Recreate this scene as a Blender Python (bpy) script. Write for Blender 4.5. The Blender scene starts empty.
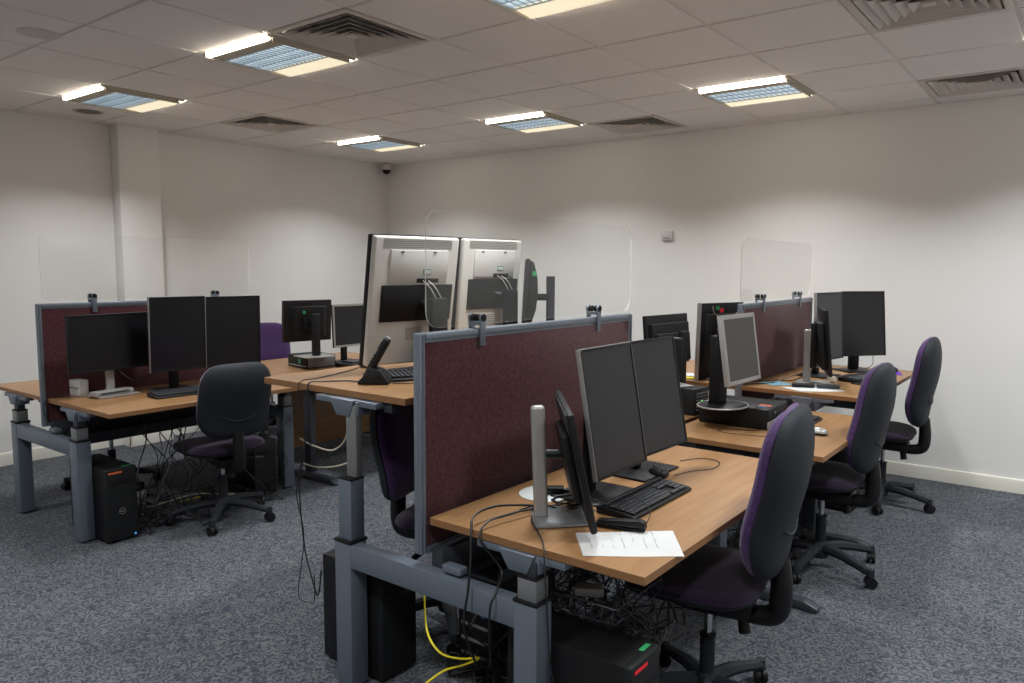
import bpy, bmesh, math, random
from mathutils import Vector, Matrix, Euler
PI = math.pi
D = bpy.data
SC = bpy.context.scene
COL = SC.collection
random.seed(7)

# ------------------------------------------------------------------ camera
CZ = 1.5414
yaw, pitch, roll, FPX = -0.6547, -0.098, 0.0043, 760.2
cam_d = D.cameras.new('camera')
cam = D.objects.new('camera', cam_d)
COL.objects.link(cam)
fw = Vector((math.sin(yaw)*math.cos(pitch), math.cos(yaw)*math.cos(pitch), math.sin(pitch)))
r0 = Vector((math.cos(yaw), -math.sin(yaw), 0))
u0 = r0.cross(fw)
rt = r0*math.cos(roll) + u0*math.sin(roll)
up = -r0*math.sin(roll) + u0*math.cos(roll)
cam.matrix_world = Matrix(((rt.x, up.x, -fw.x, 0), (rt.y, up.y, -fw.y, 0), (rt.z, up.z, -fw.z, CZ), (0, 0, 0, 1)))
cam_d.sensor_fit = 'HORIZONTAL'
cam_d.sensor_width = 36
cam_d.lens = FPX/1024*36
cam_d.clip_start = 0.05
SC.camera = cam

# ------------------------------------------------------------------ world, exposure
w = D.worlds.new('world')
SC.world = w
w.use_nodes = True
w.node_tree.nodes['Background'].inputs[0].default_value = (0.5, 0.5, 0.5, 1)
w.node_tree.nodes['Background'].inputs[1].default_value = 0.02
SC.view_settings.view_transform = 'Standard'
SC.view_settings.look = 'None'
SC.view_settings.gamma = 1
SC.view_settings.use_curve_mapping = False
SC.view_settings.exposure = 0.0

LX, BY, CEIL = -6.592, 6.198, 2.698
RX, FY = 2.5, -2.3
GX, GY, T = -1.5655, 3.56, 0.6
LAMP_TILES = [(i, j) for i in (-7, -4, -1, 2, 5) for j in (-6, -2, 2)]
LAMP_W = 21.5
for (i, j) in LAMP_TILES:
    if (i, j) == (5, -6): continue
    ld = D.lights.new('ceiling_lamp_light', 'AREA')
    ld.shape = 'SQUARE'; ld.size = 0.26
    ld.energy = LAMP_W*{-7: .80, -4: .92, -1: 1.06, 2: 1.15, 5: 1.15}[i]   # energy graded by column to dim the left walls and brighten the right
    ld.color = (0.965, 0.995, 1.01)
    ld.spread = math.radians(130)
    lo = D.objects.new('ceiling_lamp_light', ld)
    lo.location = (GX+T*(i+.5), GY+T*(j+.5), CEIL-0.035)
    COL.objects.link(lo)

# ------------------------------------------------------------------ materials
MATS = {}
def mat(name, col, rough=0.5, metal=0.0, emis=None, estr=0, bump=0, bscale=200, var=0, vscale=8, spec=None, coat=0):
    if name in MATS: return MATS[name]
    m = D.materials.new(name); m.use_nodes = True
    nt = m.node_tree; b = nt.nodes['Principled BSDF']
    b.inputs['Base Color'].default_value = (*col, 1)
    b.inputs['Roughness'].default_value = rough
    b.inputs['Metallic'].default_value = metal
    if spec is not None: b.inputs['Specular IOR Level'].default_value = spec
    if coat: b.inputs['Coat Weight'].default_value = coat
    if emis:
        b.inputs['Emission Color'].default_value = (*emis, 1)
        b.inputs['Emission Strength'].default_value = estr
    tc = nt.nodes.new('ShaderNodeTexCoord')
    if var or not bump:
        n = nt.nodes.new('ShaderNodeTexNoise'); n.inputs['Scale'].default_value = vscale
        n.inputs['Detail'].default_value = 4
        nt.links.new(tc.outputs['Object'], n.inputs['Vector'])
        mx = nt.nodes.new('ShaderNodeMix'); mx.data_type = 'RGBA'
        v = var or 0.04
        mx.inputs['A'].default_value = (*[c*(1-v) for c in col], 1)
        mx.inputs['B'].default_value = (*[min(1, c*(1+v)) for c in col], 1)
        nt.links.new(n.outputs['Fac'], mx.inputs['Factor'])
        nt.links.new(mx.outputs['Result'], b.inputs['Base Color'])
    if bump:
        n = nt.nodes.new('ShaderNodeTexNoise'); n.inputs['Scale'].default_value = bscale
        n.inputs['Detail'].default_value = 3
        nt.links.new(tc.outputs['Object'], n.inputs['Vector'])
        bp = nt.nodes.new('ShaderNodeBump'); bp.inputs['Strength'].default_value = bump
        bp.inputs['Distance'].default_value = 0.002
        nt.links.new(n.outputs['Fac'], bp.inputs['Height'])
        nt.links.new(bp.outputs['Normal'], b.inputs['Normal'])
    MATS[name] = m
    return m

M_wall = mat('wall_paint', (0.80, 0.785, 0.760), 0.85, bump=0.15, bscale=120, var=0.015, vscale=3)
M_tile = mat('ceiling_tile', (0.84, 0.805, 0.775), 0.95, bump=0.4, bscale=260, var=0.03, vscale=5)
M_tbar = mat('ceiling_tbar', (0.74, 0.70, 0.67), 0.6)
M_base = mat('skirting_paint', (0.72, 0.70, 0.62), 0.45)
M_grey = mat('grey_blue_steel', (0.125, 0.15, 0.185), 0.42, 0.15, bump=0.1, bscale=500)
M_sleeve = mat('grey_sleeve_steel', (0.18, 0.185, 0.19), 0.4, 0.2)
M_dgrey = mat('dark_steel', (0.03, 0.034, 0.042), 0.45, 0.1)
M_alu = mat('anodised_aluminium', (0.21, 0.245, 0.29), 0.38, 0.5)
M_black = mat('black_plastic', (0.007, 0.007, 0.008), 0.48, spec=0.3)
M_blackm = mat('matt_black_plastic', (0.009, 0.010, 0.011), 0.6, bump=0.2, bscale=600, spec=0.3)
M_shell = mat('chair_shell_plastic', (0.013, 0.016, 0.021), 0.68, bump=0.35, bscale=300, spec=0.3)
M_key = mat('key_plastic', (0.017, 0.019, 0.024), 0.45)
M_screen = mat('screen_panel', (0.008, 0.008, 0.010), 0.32, spec=0.4)
M_screen2 = mat('matt_screen_panel', (0.016, 0.016, 0.019), 0.5, spec=0.4)
M_silver = mat('silver_plastic', (0.36, 0.35, 0.34), 0.35, 0.35)
M_white = mat('white_plastic', (0.62, 0.61, 0.58), 0.4)
M_cream = mat('cream_metal', (0.50, 0.45, 0.37), 0.6)
M_cwhite = mat('warm_white_housing', (0.58, 0.56, 0.52), 0.5)
M_paper = mat('paper', (0.52, 0.525, 0.515), 0.85)
M_rubber = mat('cable_rubber', (0.010, 0.010, 0.011), 0.5)
M_yellow = mat('yellow_cable_rubber', (0.75, 0.62, 0.02), 0.45)
M_cwcable = mat('cream_cable_rubber', (0.55, 0.50, 0.38), 0.5)
M_green = mat('green_sticker', (0.03, 0.30, 0.10), 0.5)
M_sgreen = mat('sage_green_ink', (0.10, 0.30, 0.18), 0.6)
M_red = mat('red_sticker', (0.75, 0.02, 0.04), 0.45)
M_orange = mat('orange_print', (0.75, 0.14, 0.04), 0.5)
M_blue = mat('blue_print', (0.03, 0.20, 0.42), 0.5)
M_glow_g = mat('green_indicator', (0.1, 0.6, 0.1), 0.4, emis=(0.2, 1, 0.25), estr=0.8)
M_glow_b = mat('blue_indicator', (0.05, 0.2, 0.5), 0.4, emis=(0.1, 0.45, 1), estr=0.5)
M_chrome = mat('chrome', (0.6, 0.6, 0.62), 0.18, 1.0)
M_purplepad = mat('purple_mouse_mat', (0.12, 0.03, 0.40), 0.7)
M_diff = mat('lamp_diffuser', (0.9, 0.88, 0.8), 0.4, emis=(1.0, 0.88, 0.74), estr=15.0)
M_wing = mat('lamp_wing', (0.8, 0.75, 0.6), 0.5, emis=(1.0, 0.88, 0.62), estr=0.80)
M_vent = mat('vent_metal', (0.62, 0.57, 0.52), 0.5)
M_ventdark = mat('vent_duct_black', (0.02, 0.018, 0.016), 0.9)

def fabric(name, c1, c2, scale=420, rough=0.95, sheen=0.2):
    m = D.materials.new(name); m.use_nodes = True
    nt = m.node_tree; b = nt.nodes['Principled BSDF']; L = nt.links
    tc = nt.nodes.new('ShaderNodeTexCoord')
    mp = nt.nodes.new('ShaderNodeMapping'); L.new(tc.outputs['Object'], mp.inputs['Vector'])
    mp.inputs['Scale'].default_value = (1, 1, 1)
    n1 = nt.nodes.new('ShaderNodeTexNoise'); n1.inputs['Scale'].default_value = scale; n1.inputs['Detail'].default_value = 2
    n2 = nt.nodes.new('ShaderNodeTexNoise'); n2.inputs['Scale'].default_value = scale*.25; n2.inputs['Detail'].default_value = 3
    L.new(mp.outputs[0], n1.inputs['Vector']); L.new(mp.outputs[0], n2.inputs['Vector'])
    ad = nt.nodes.new('ShaderNodeMath'); ad.operation = 'MULTIPLY'
    L.new(n1.outputs['Fac'], ad.inputs[0]); L.new(n2.outputs['Fac'], ad.inputs[1])
    cr = nt.nodes.new('ShaderNodeValToRGB')
    cr.color_ramp.elements[0].position = 0.13; cr.color_ramp.elements[0].color = (*c1, 1)
    cr.color_ramp.elements[1].position = 0.40; cr.color_ramp.elements[1].color = (*c2, 1)
    L.new(ad.outputs[0], cr.inputs['Fac']); L.new(cr.outputs['Color'], b.inputs['Base Color'])
    b.inputs['Roughness'].default_value = rough
    b.inputs['Sheen Weight'].default_value = sheen
    b.inputs['Specular IOR Level'].default_value = 0.2
    bp = nt.nodes.new('ShaderNodeBump'); bp.inputs['Strength'].default_value = 0.5; bp.inputs['Distance'].default_value = 0.001
    L.new(n1.outputs['Fac'], bp.inputs['Height']); L.new(bp.outputs['Normal'], b.inputs['Normal'])
    MATS[name] = m
    return m
M_maroon = fabric('maroon_fabric', (0.045, 0.014, 0.017), (0.115, 0.036, 0.042), 260)
M_purple = fabric('purple_fabric', (0.036, 0.016, 0.062), (0.092, 0.042, 0.150), 420)
M_dpurple = fabric('dark_purple_fabric', (0.009, 0.005, 0.014), (0.026, 0.012, 0.038), 420)

def wood_mat():
    m = D.materials.new('beech_laminate'); m.use_nodes = True
    nt = m.node_tree; b = nt.nodes['Principled BSDF']; L = nt.links
    tc = nt.nodes.new('ShaderNodeTexCoord'); mp = nt.nodes.new('ShaderNodeMapping')
    L.new(tc.outputs['Object'], mp.inputs['Vector']); mp.inputs['Scale'].default_value = (22, 1.3, 22)
    n = nt.nodes.new('ShaderNodeTexNoise'); n.inputs['Scale'].default_value = 2.2; n.inputs['Detail'].default_value = 6
    L.new(mp.outputs[0], n.inputs['Vector'])
    mp2 = nt.nodes.new('ShaderNodeMapping'); mp2.inputs['Scale'].default_value = (160, 14, 160)
    L.new(tc.outputs['Object'], mp2.inputs['Vector'])
    n2 = nt.nodes.new('ShaderNodeTexNoise'); n2.inputs['Scale'].default_value = 3; n2.inputs['Detail'].default_value = 2
    L.new(mp2.outputs[0], n2.inputs['Vector'])
    av = nt.nodes.new('ShaderNodeMath'); av.operation = 'MULTIPLY_ADD'; av.inputs[1].default_value = 0.35
    L.new(n2.outputs['Fac'], av.inputs[0]); L.new(n.outputs['Fac'], av.inputs[2])
    cr = nt.nodes.new('ShaderNodeValToRGB')
    e = cr.color_ramp.elements
    e[0].position = 0.40; e[0].color = (0.237, 0.119, 0.046, 1)
    e[1].position = 0.95; e[1].color = (0.332, 0.183, 0.082, 1)
    x = e.new(0.68); x.color = (0.288, 0.154, 0.066, 1)
    L.new(av.outputs[0], cr.inputs['Fac']); L.new(cr.outputs['Color'], b.inputs['Base Color'])
    b.inputs['Roughness'].default_value = 0.38
    return m
M_wood = wood_mat()
M_woodedge = mat('beech_edging', (0.23, 0.110, 0.044), 0.5, var=0.12, vscale=30)

def carpet_mat():
    m = D.materials.new('swirl_carpet'); m.use_nodes = True
    nt = m.node_tree; b = nt.nodes['Principled BSDF']; L = nt.links
    tc = nt.nodes.new('ShaderNodeTexCoord')
    wn = nt.nodes.new('ShaderNodeTexNoise'); wn.inputs['Scale'].default_value = 24; wn.inputs['Detail'].default_value = 1.5
    L.new(tc.outputs['Object'], wn.inputs['Vector'])
    wa = nt.nodes.new('ShaderNodeVectorMath'); wa.operation = 'MULTIPLY_ADD'; wa.inputs[1].default_value = (.13, .13, 0)
    L.new(wn.outputs['Color'], wa.inputs[0]); L.new(tc.outputs['Object'], wa.inputs[2])
    vo = nt.nodes.new('ShaderNodeTexVoronoi'); vo.inputs['Scale'].default_value = 13; vo.voronoi_dimensions = '2D'
    L.new(wa.outputs[0], vo.inputs['Vector'])
    mu = nt.nodes.new('ShaderNodeMath'); mu.operation = 'MULTIPLY'; mu.inputs[1].default_value = 20
    L.new(vo.outputs['Distance'], mu.inputs[0])
    sn = nt.nodes.new('ShaderNodeMath'); sn.operation = 'SINE'; L.new(mu.outputs[0], sn.inputs[0])
    f = nt.nodes.new('ShaderNodeTexNoise'); f.inputs['Scale'].default_value = 260; f.inputs['Detail'].default_value = 2
    L.new(tc.outputs['Object'], f.inputs['Vector'])
    fm = nt.nodes.new('ShaderNodeMath'); fm.operation = 'MULTIPLY_ADD'; fm.inputs[1].default_value = 1.8; fm.inputs[2].default_value = -0.9
    L.new(f.outputs['Fac'], fm.inputs[0])
    ad = nt.nodes.new('ShaderNodeMath'); ad.operation = 'ADD'; L.new(sn.outputs[0], ad.inputs[0]); L.new(fm.outputs[0], ad.inputs[1])
    mr = nt.nodes.new('ShaderNodeMapRange'); mr.inputs['From Min'].default_value = -1.5; mr.inputs['From Max'].default_value = 1.5
    L.new(ad.outputs[0], mr.inputs['Value'])
    cr = nt.nodes.new('ShaderNodeValToRGB'); e = cr.color_ramp.elements
    e[0].position = 0.0; e[0].color = (0.030, 0.036, 0.052, 1)
    e[1].position = 0.95; e[1].color = (0.152, 0.154, 0.156, 1)
    x = e.new(0.45); x.color = (0.076, 0.082, 0.096, 1)
    L.new(mr.outputs[0], cr.inputs['Fac'])
    big = nt.nodes.new('ShaderNodeTexNoise'); big.inputs['Scale'].default_value = 1.2; big.inputs['Detail'].default_value = 3
    L.new(tc.outputs['Object'], big.inputs['Vector'])
    bm_ = nt.nodes.new('ShaderNodeMapRange'); bm_.inputs['To Min'].default_value = 0.85; bm_.inputs['To Max'].default_value = 1.12
    L.new(big.outputs['Fac'], bm_.inputs['Value'])
    mx = nt.nodes.new('ShaderNodeVectorMath'); mx.operation = 'SCALE'
    L.new(cr.outputs['Color'], mx.inputs[0]); L.new(bm_.outputs[0], mx.inputs['Scale'])
    L.new(mx.outputs[0], b.inputs['Base Color'])
    b.inputs['Roughness'].default_value = 1.0; b.inputs['Specular IOR Level'].default_value = 0.05
    bp = nt.nodes.new('ShaderNodeBump'); bp.inputs['Strength'].default_value = 0.6; bp.inputs['Distance'].default_value = 0.004
    L.new(f.outputs['Fac'], bp.inputs['Height']); L.new(bp.outputs['Normal'], b.inputs['Normal'])
    return m
M_carpet = carpet_mat()

def louvre_mat():
    m = D.materials.new('louvre_glow'); m.use_nodes = True
    nt = m.node_tree; b = nt.nodes['Principled BSDF']; L = nt.links
    tc = nt.nodes.new('ShaderNodeTexCoord'); mp = nt.nodes.new('ShaderNodeMapping')
    L.new(tc.outputs['Object'], mp.inputs['Vector']); mp.inputs['Scale'].default_value = (4, 1, 1)
    n = nt.nodes.new('ShaderNodeTexNoise'); n.inputs['Scale'].default_value = 9; n.inputs['Detail'].default_value = 4
    L.new(mp.outputs[0], n.inputs['Vector'])
    wv = nt.nodes.new('ShaderNodeTexWave'); wv.inputs['Scale'].default_value = 3.2; wv.bands_direction = 'Y'
    L.new(tc.outputs['Object'], wv.inputs['Vector'])
    ad = nt.nodes.new('ShaderNodeMath'); ad.operation = 'MULTIPLY_ADD'; ad.inputs[1].default_value = 0.5
    L.new(wv.outputs['Fac'], ad.inputs[0]); L.new(n.outputs['Fac'], ad.inputs[2])
    cr = nt.nodes.new('ShaderNodeValToRGB'); e = cr.color_ramp.elements
    e[0].position = 0.35; e[0].color = (0.30, 0.42, 0.50, 1)
    e[1].position = 0.95; e[1].color = (0.72, 0.84, 0.92, 1)
    L.new(ad.outputs[0], cr.inputs['Fac']); L.new(cr.outputs['Color'], b.inputs['Emission Color'])
    b.inputs['Base Color'].default_value = (0.3, 0.33, 0.36, 1)
    b.inputs['Emission Strength'].default_value = 0.85
    return m
M_louvre = louvre_mat()

def acrylic(name, edge=False):
    m = D.materials.new(name); m.use_nodes = True
    nt = m.node_tree; L = nt.links
    for n in list(nt.nodes): nt.nodes.remove(n)
    out = nt.nodes.new('ShaderNodeOutputMaterial')
    tr = nt.nodes.new('ShaderNodeBsdfTransparent'); gl = nt.nodes.new('ShaderNodeBsdfGlossy'); gl.inputs['Roughness'].default_value = 0.08
    df = nt.nodes.new('ShaderNodeBsdfDiffuse'); df.inputs['Color'].default_value = (0.82, 0.84, 0.78, 1)
    tr.inputs['Color'].default_value = (0.985, 0.99, 0.985, 1)
    lw = nt.nodes.new('ShaderNodeLayerWeight'); lw.inputs['Blend'].default_value = 0.5
    pw = nt.nodes.new('ShaderNodeMath'); pw.operation = 'POWER'; pw.inputs[1].default_value = 4.0
    fr = nt.nodes.new('ShaderNodeMapRange'); fr.inputs['To Min'].default_value = 0.03; fr.inputs['To Max'].default_value = 0.35
    L.new(lw.outputs['Facing'], pw.inputs[0]); L.new(pw.outputs[0], fr.inputs['Value'])
    n = nt.nodes.new('ShaderNodeTexNoise'); n.inputs['Scale'].default_value = 3
    m1 = nt.nodes.new('ShaderNodeMixShader'); m2 = nt.nodes.new('ShaderNodeMixShader')
    mr = nt.nodes.new('ShaderNodeMapRange'); L.new(n.outputs['Fac'], mr.inputs['Value'])
    mr.inputs['To Min'].default_value = 0.50 if edge else 0.005; mr.inputs['To Max'].default_value = 0.65 if edge else 0.012
    L.new(mr.outputs[0], m1.inputs['Fac']); L.new(tr.outputs[0], m1.inputs[1]); L.new(df.outputs[0], m1.inputs[2])
    L.new(fr.outputs[0], m2.inputs['Fac']); L.new(m1.outputs[0], m2.inputs[1]); L.new(gl.outputs[0], m2.inputs[2])
    L.new(m2.outputs[0], out.inputs['Surface'])
    return m
M_acryl = acrylic('clear_acrylic'); M_acryledge = acrylic('acrylic_edge', True)

# ------------------------------------------------------------------ mesh helpers
class G:
    def __init__(s): s.bm = bmesh.new()
    def _add(s, t, mtx=None):
        if mtx is not None: bmesh.ops.transform(t, matrix=mtx, verts=t.verts)
        me = D.meshes.new('tmp'); t.to_mesh(me); t.free(); s.bm.from_mesh(me); D.meshes.remove(me); return s
    def box(s, c, d, bev=0.0, rot=None, seg=2, mtx=None, pivot=None):
        t = bmesh.new(); bmesh.ops.create_cube(t, size=1)
        for v in t.verts: v.co = Vector((v.co.x*d[0], v.co.y*d[1], v.co.z*d[2]))
        if bev: bmesh.ops.bevel(t, geom=t.edges[:]+t.verts[:], offset=min(bev, min(d)*.49), segments=seg, affect='EDGES', profile=.5)
        m = Matrix.Translation(Vector(c)) @ (Euler(rot).to_matrix().to_4x4() if rot else Matrix())
        if mtx is not None: m = mtx @ m
        return s._add(t, m)
    def cyl(s, p0, p1, r0, r1=None, n=16, mtx=None):
        p0, p1 = Vector(p0), Vector(p1); r1 = r0 if r1 is None else r1
        t = bmesh.new(); L = (p1-p0).length
        bmesh.ops.create_cone(t, cap_ends=True, segments=n, radius1=r0, radius2=r1, depth=L)
        m = Matrix.Translation((p0+p1)/2) @ (p1-p0).to_track_quat('Z', 'Y').to_matrix().to_4x4()
        if mtx is not None: m = mtx @ m
        return s._add(t, m)
    def lathe(s, prof, n=24, mtx=None, cap=True):
        t = bmesh.new(); rings = []
        for (r, z) in prof:
            rings.append([t.verts.new((max(r, 1e-4)*math.cos(2*PI*k/n), max(r, 1e-4)*math.sin(2*PI*k/n), z)) for k in range(n)])
        for a, b in zip(rings, rings[1:]):
            for k in range(n): t.faces.new((a[k], a[(k+1) % n], b[(k+1) % n], b[k]))
        if cap:
            t.faces.new(rings[0][::-1]); t.faces.new(rings[-1])
        return s._add(t, mtx)
    def prism(s, pts, h0, h1, axis='z', bev=0.0, mtx=None):
        t = bmesh.new()
        def P(p, h): return {'z': (p[0], p[1], h), 'y': (p[0], h, p[1]), 'x': (h, p[0], p[1])}[axis]
        a = [t.verts.new(P(p, h0)) for p in pts]; b = [t.verts.new(P(p, h1)) for p in pts]
        t.faces.new(a); t.faces.new(b[::-1]); n = len(pts)
        for k in range(n): t.faces.new((a[k], b[k], b[(k+1) % n], a[(k+1) % n]))
        bmesh.ops.recalc_face_normals(t, faces=t.faces[:])
        if bev: bmesh.ops.bevel(t, geom=t.edges[:]+t.verts[:], offset=bev, segments=2, affect='EDGES', profile=.5)
        return s._add(t, mtx)
    def tube(s, pts, r, n=6, sub=6, mtx=None, radii=None, flat=1.0):
        P = [Vector(p) for p in pts]
        q = []
        rr = []
        for i in range(len(P)-1):
            p0 = P[max(i-1, 0)]; p1 = P[i]; p2 = P[i+1]; p3 = P[min(i+2, len(P)-1)]
            for k in range(sub):
                u = k/sub
                q.append(0.5*((2*p1)+(p2-p0)*u+(2*p0-5*p1+4*p2-p3)*u*u+(3*p1-p0-3*p2+p3)*u**3))
                rr.append(r if radii is None else radii[i]*(1-u)+radii[i+1]*u)
        q.append(P[-1]); rr.append(r if radii is None else radii[-1])
        t = bmesh.new(); rings = []; prev = None
        for i, p in enumerate(q):
            d = (q[min(i+1, len(q)-1)]-q[max(i-1, 0)])
            if d.length < 1e-8: d = Vector((0, 0, 1))
            d.normalize()
            if prev is None:
                a = d.orthogonal().normalized()
                if flat != 1.0: a = Vector((0, 0, 1)); a = (a-d*a.dot(d)).normalized()
            else:
                a = prev - d*prev.dot(d)
                a = a.normalized() if a.length > 1e-6 else d.orthogonal().normalized()
            prev = a; b = d.cross(a)
            rings.append([t.verts.new(p+(a*math.cos(2*PI*k/n)+b*math.sin(2*PI*k/n)*flat)*rr[i]) for k in range(n)])
        for a, b in zip(rings, rings[1:]):
            for k in range(n): t.faces.new((a[k], a[(k+1) % n], b[(k+1) % n], b[k]))
        t.faces.new(rings[0][::-1]); t.faces.new(rings[-1])
        return s._add(t, mtx)
    def pad(s, w, h, tf, tb, fn=None, n=32, m=8, e=3.0, shape=None, mtx=None, fall=2.6):
        """closed cushion in local XZ... outline in (a,b), thickness along c; fn maps (a,b,c)->xyz"""
        t = bmesh.new()
        def rad(a):
            ca, sa = abs(math.cos(a)), abs(math.sin(a))
            return (ca**e+sa**e)**(-1/e)
        def mk(sign, T_):
            rings = []
            for i in range(m+1):
                q = math.sin(i/m*PI/2)
                ring = []
                for k in range(n):
                    a = 2*PI*k/n; R = rad(a)*q
                    A, B = R*math.cos(a)*w/2, R*math.sin(a)*h/2
                    if shape: A, B = shape(A, B)
                    c = sign*T_*max(0, 1-q**fall)**(1/fall)
                    ring.append((A, B, c))
                rings.append(ring)
            return rings
        F = mk(1, tf); B = mk(-1, tb)
        fn = fn or (lambda a, b, c: (a, b, c))
        rim = [t.verts.new(fn(*p)) for p in F[-1]]
        for rings, flip in ((F, False), (B, True)):
            vr = [[t.verts.new(fn(*p)) for p in r] for r in rings[1:-1]] + [rim]
            cvert = t.verts.new(fn(*rings[0][0]))
            for k in range(n):
                f = (cvert, vr[0][k], vr[0][(k+1) % n]); t.faces.new(f)
            for a, b in zip(vr, vr[1:]):
                for k in range(n): t.faces.new((a[k], b[k], b[(k+1) % n], a[(k+1) % n]))
        bmesh.ops.recalc_face_normals(t, faces=t.faces[:])
        return s._add(t, mtx)
    def build(s, name, m, parent=None, loc=None, rotz=None, smooth=True, ang=38, mats=None):
        me = D.meshes.new(name); bmesh.ops.recalc_face_normals(s.bm, faces=s.bm.faces[:]) if False else None
        s.bm.to_mesh(me); s.bm.free()
        for x in (mats or [m]): me.materials.append(x)
        if smooth:
            me.polygons.foreach_set('use_smooth', [True]*len(me.polygons))
            me.set_sharp_from_angle(angle=math.radians(ang))
        o = D.objects.new(name, me); COL.objects.link(o)
        if parent: o.parent = parent
        if loc: o.location = loc
        if rotz is not None: o.rotation_euler = (0, 0, rotz)
        return o

def thing(name, label, cat, loc=(0, 0, 0), rotz=0, group=None):
    o = D.objects.new(name, None); COL.objects.link(o); o.empty_display_size = 0.1
    o.location = loc; o.rotation_euler = (0, 0, rotz)
    o['label'] = label; o['category'] = cat
    if group: o['group'] = group
    return o
def tag(o, label, cat, group=None, kind=None):
    o['label'] = label; o['category'] = cat
    if group: o['group'] = group
    if kind: o['kind'] = kind
    return o
def struct(o): o['kind'] = 'structure'; return o
def text_mesh(body, size, m, parent, loc, rot, name='lettering', depth=0.0006, width=None):
    c = D.curves.new('txt', 'FONT'); c.body = body; c.size = size; c.extrude = depth
    c.align_x = 'CENTER'; c.align_y = 'CENTER'; c.materials.append(m)
    o = D.objects.new('txt', c); COL.objects.link(o)
    bpy.context.view_layer.update()
    me = D.meshes.new_from_object(o.evaluated_get(bpy.context.evaluated_depsgraph_get()))
    D.objects.remove(o); D.curves.remove(c)
    q = D.objects.new(name, me); COL.objects.link(q); q.parent = parent; q.location = loc; q.rotation_euler = rot
    return q

# ------------------------------------------------------------------ room shell
struct(G().box(((LX+RX)/2, (FY+BY)/2, -0.05), (RX-LX+.4, BY-FY+.4, 0.1)).build('floor', M_carpet, smooth=False))
struct(G().box((LX-.05, (FY+BY)/2, CEIL/2+.1), (0.1, BY-FY+.2, CEIL+.2)).build('wall_left', M_wall, smooth=False))
struct(G().box((RX+.05, (FY+BY)/2, CEIL/2+.1), (0.1, BY-FY+.2, CEIL+.2)).build('wall_right', M_wall, smooth=False))
struct(G().box(((LX+RX)/2, BY+.05, CEIL/2+.1), (RX-LX, 0.1, CEIL+.2)).build('wall_back', M_wall, smooth=False))
struct(G().box(((LX+RX)/2, FY-.05, CEIL/2+.1), (RX-LX, 0.1, CEIL+.2)).build('wall_front', M_wall, smooth=False))
struct(G().box((LX+.07, (3.08+3.425)/2, CEIL/2), (0.14, 0.345, CEIL), 0.004).build('trim_1', M_wall))
bb = G()
def skirt(g, x0, y0, x1, y1, nx, ny):
    L = Vector((x1-x0, y1-y0, 0)); n = Vector((nx, ny, 0))
    pr = [(0, 0), (0.016, 0), (0.016, 0.082), (0.012, 0.094), (0.0, 0.098)]
    t = bmesh.new(); A = []; B = []
    for (d, z) in pr:
        A.append(t.verts.new(Vector((x0, y0, z))+n*d)); B.append(t.verts.new(Vector((x1, y1, z))+n*d))
    t.faces.new(A); t.faces.new(B[::-1])
    for k in range(5): t.faces.new((A[k], A[(k+1) % 5], B[(k+1) % 5], B[k]))
    bmesh.ops.recalc_face_normals(t, faces=t.faces[:]); g._add(t)
skirt(bb, LX, FY, LX, 3.08, 1, 0); skirt(bb, LX, 3.425, LX, BY, 1, 0)
skirt(bb, LX+.14, 3.064, LX+.14, 3.441, 1, 0); skirt(bb, LX, 3.08, LX+.156, 3.08, 0, -1)
struct(bb.build('baseboard_left', M_base))
bb = G(); skirt(bb, LX, BY, RX, BY, 0, -1); struct(bb.build('baseboard_back', M_base))
bb = G(); skirt(bb, RX, FY, RX, BY, -1, 0); struct(bb.build('baseboard_right', M_base))

VENT_TILES = [(-3, -2), (-7, 0), (-3, 3), (1, 0), (1, 3), (5, 0)]
# ceiling tiles with a shadow gap to the flush grid bars
cg = G()
i0, i1 = math.floor((LX-GX)/T), math.ceil((RX-GX)/T)
j0, j1 = math.floor((FY-GY)/T), math.ceil((BY-GY)/T)
for i in range(i0, i1):
    for j in range(j0, j1):
        if (i, j) in LAMP_TILES or (i, j) in VENT_TILES: continue
        x0, x1 = max(GX+T*i, LX)+.009, min(GX+T*(i+1), RX)-.009
        y0, y1 = max(GY+T*j, FY)+.009, min(GY+T*(j+1), BY)-.009
        if x1-x0 < .02 or y1-y0 < .02: continue
        cg.box(((x0+x1)/2, (y0+y1)/2, CEIL+.006), (x1-x0, y1-y0, 0.014), 0.004, seg=1)
struct(cg.build('ceiling', M_tile))
cg = G()
for i in range(i0, i1+1):
    x = GX+T*i
    if LX < x < RX: cg.box((x, (FY+BY)/2, CEIL+.012), (0.024, BY-FY, 0.012))
for j in range(j0, j1+1):
    y = GY+T*j
    if FY < y < BY: cg.box(((LX+RX)/2, y, CEIL+.0125), (RX-LX, 0.024, 0.012))
for (x, y, a, b_) in ((LX+.012, (FY+BY)/2, .024, BY-FY), (RX-.012, (FY+BY)/2, .024, BY-FY), ((LX+RX)/2, BY-.012, RX-LX, .024), ((LX+RX)/2, FY+.012, RX-LX, .024)):
    cg.box((x, y, CEIL+.008), (a, b_, .016))
struct(cg.build('trim_2', M_tbar, smooth=False))
struct(G().box(((LX+RX)/2, (FY+BY)/2, CEIL+.19), (RX-LX+.2, BY-FY+.2, .02)).build('trim_3', M_tbar, smooth=False))

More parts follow.
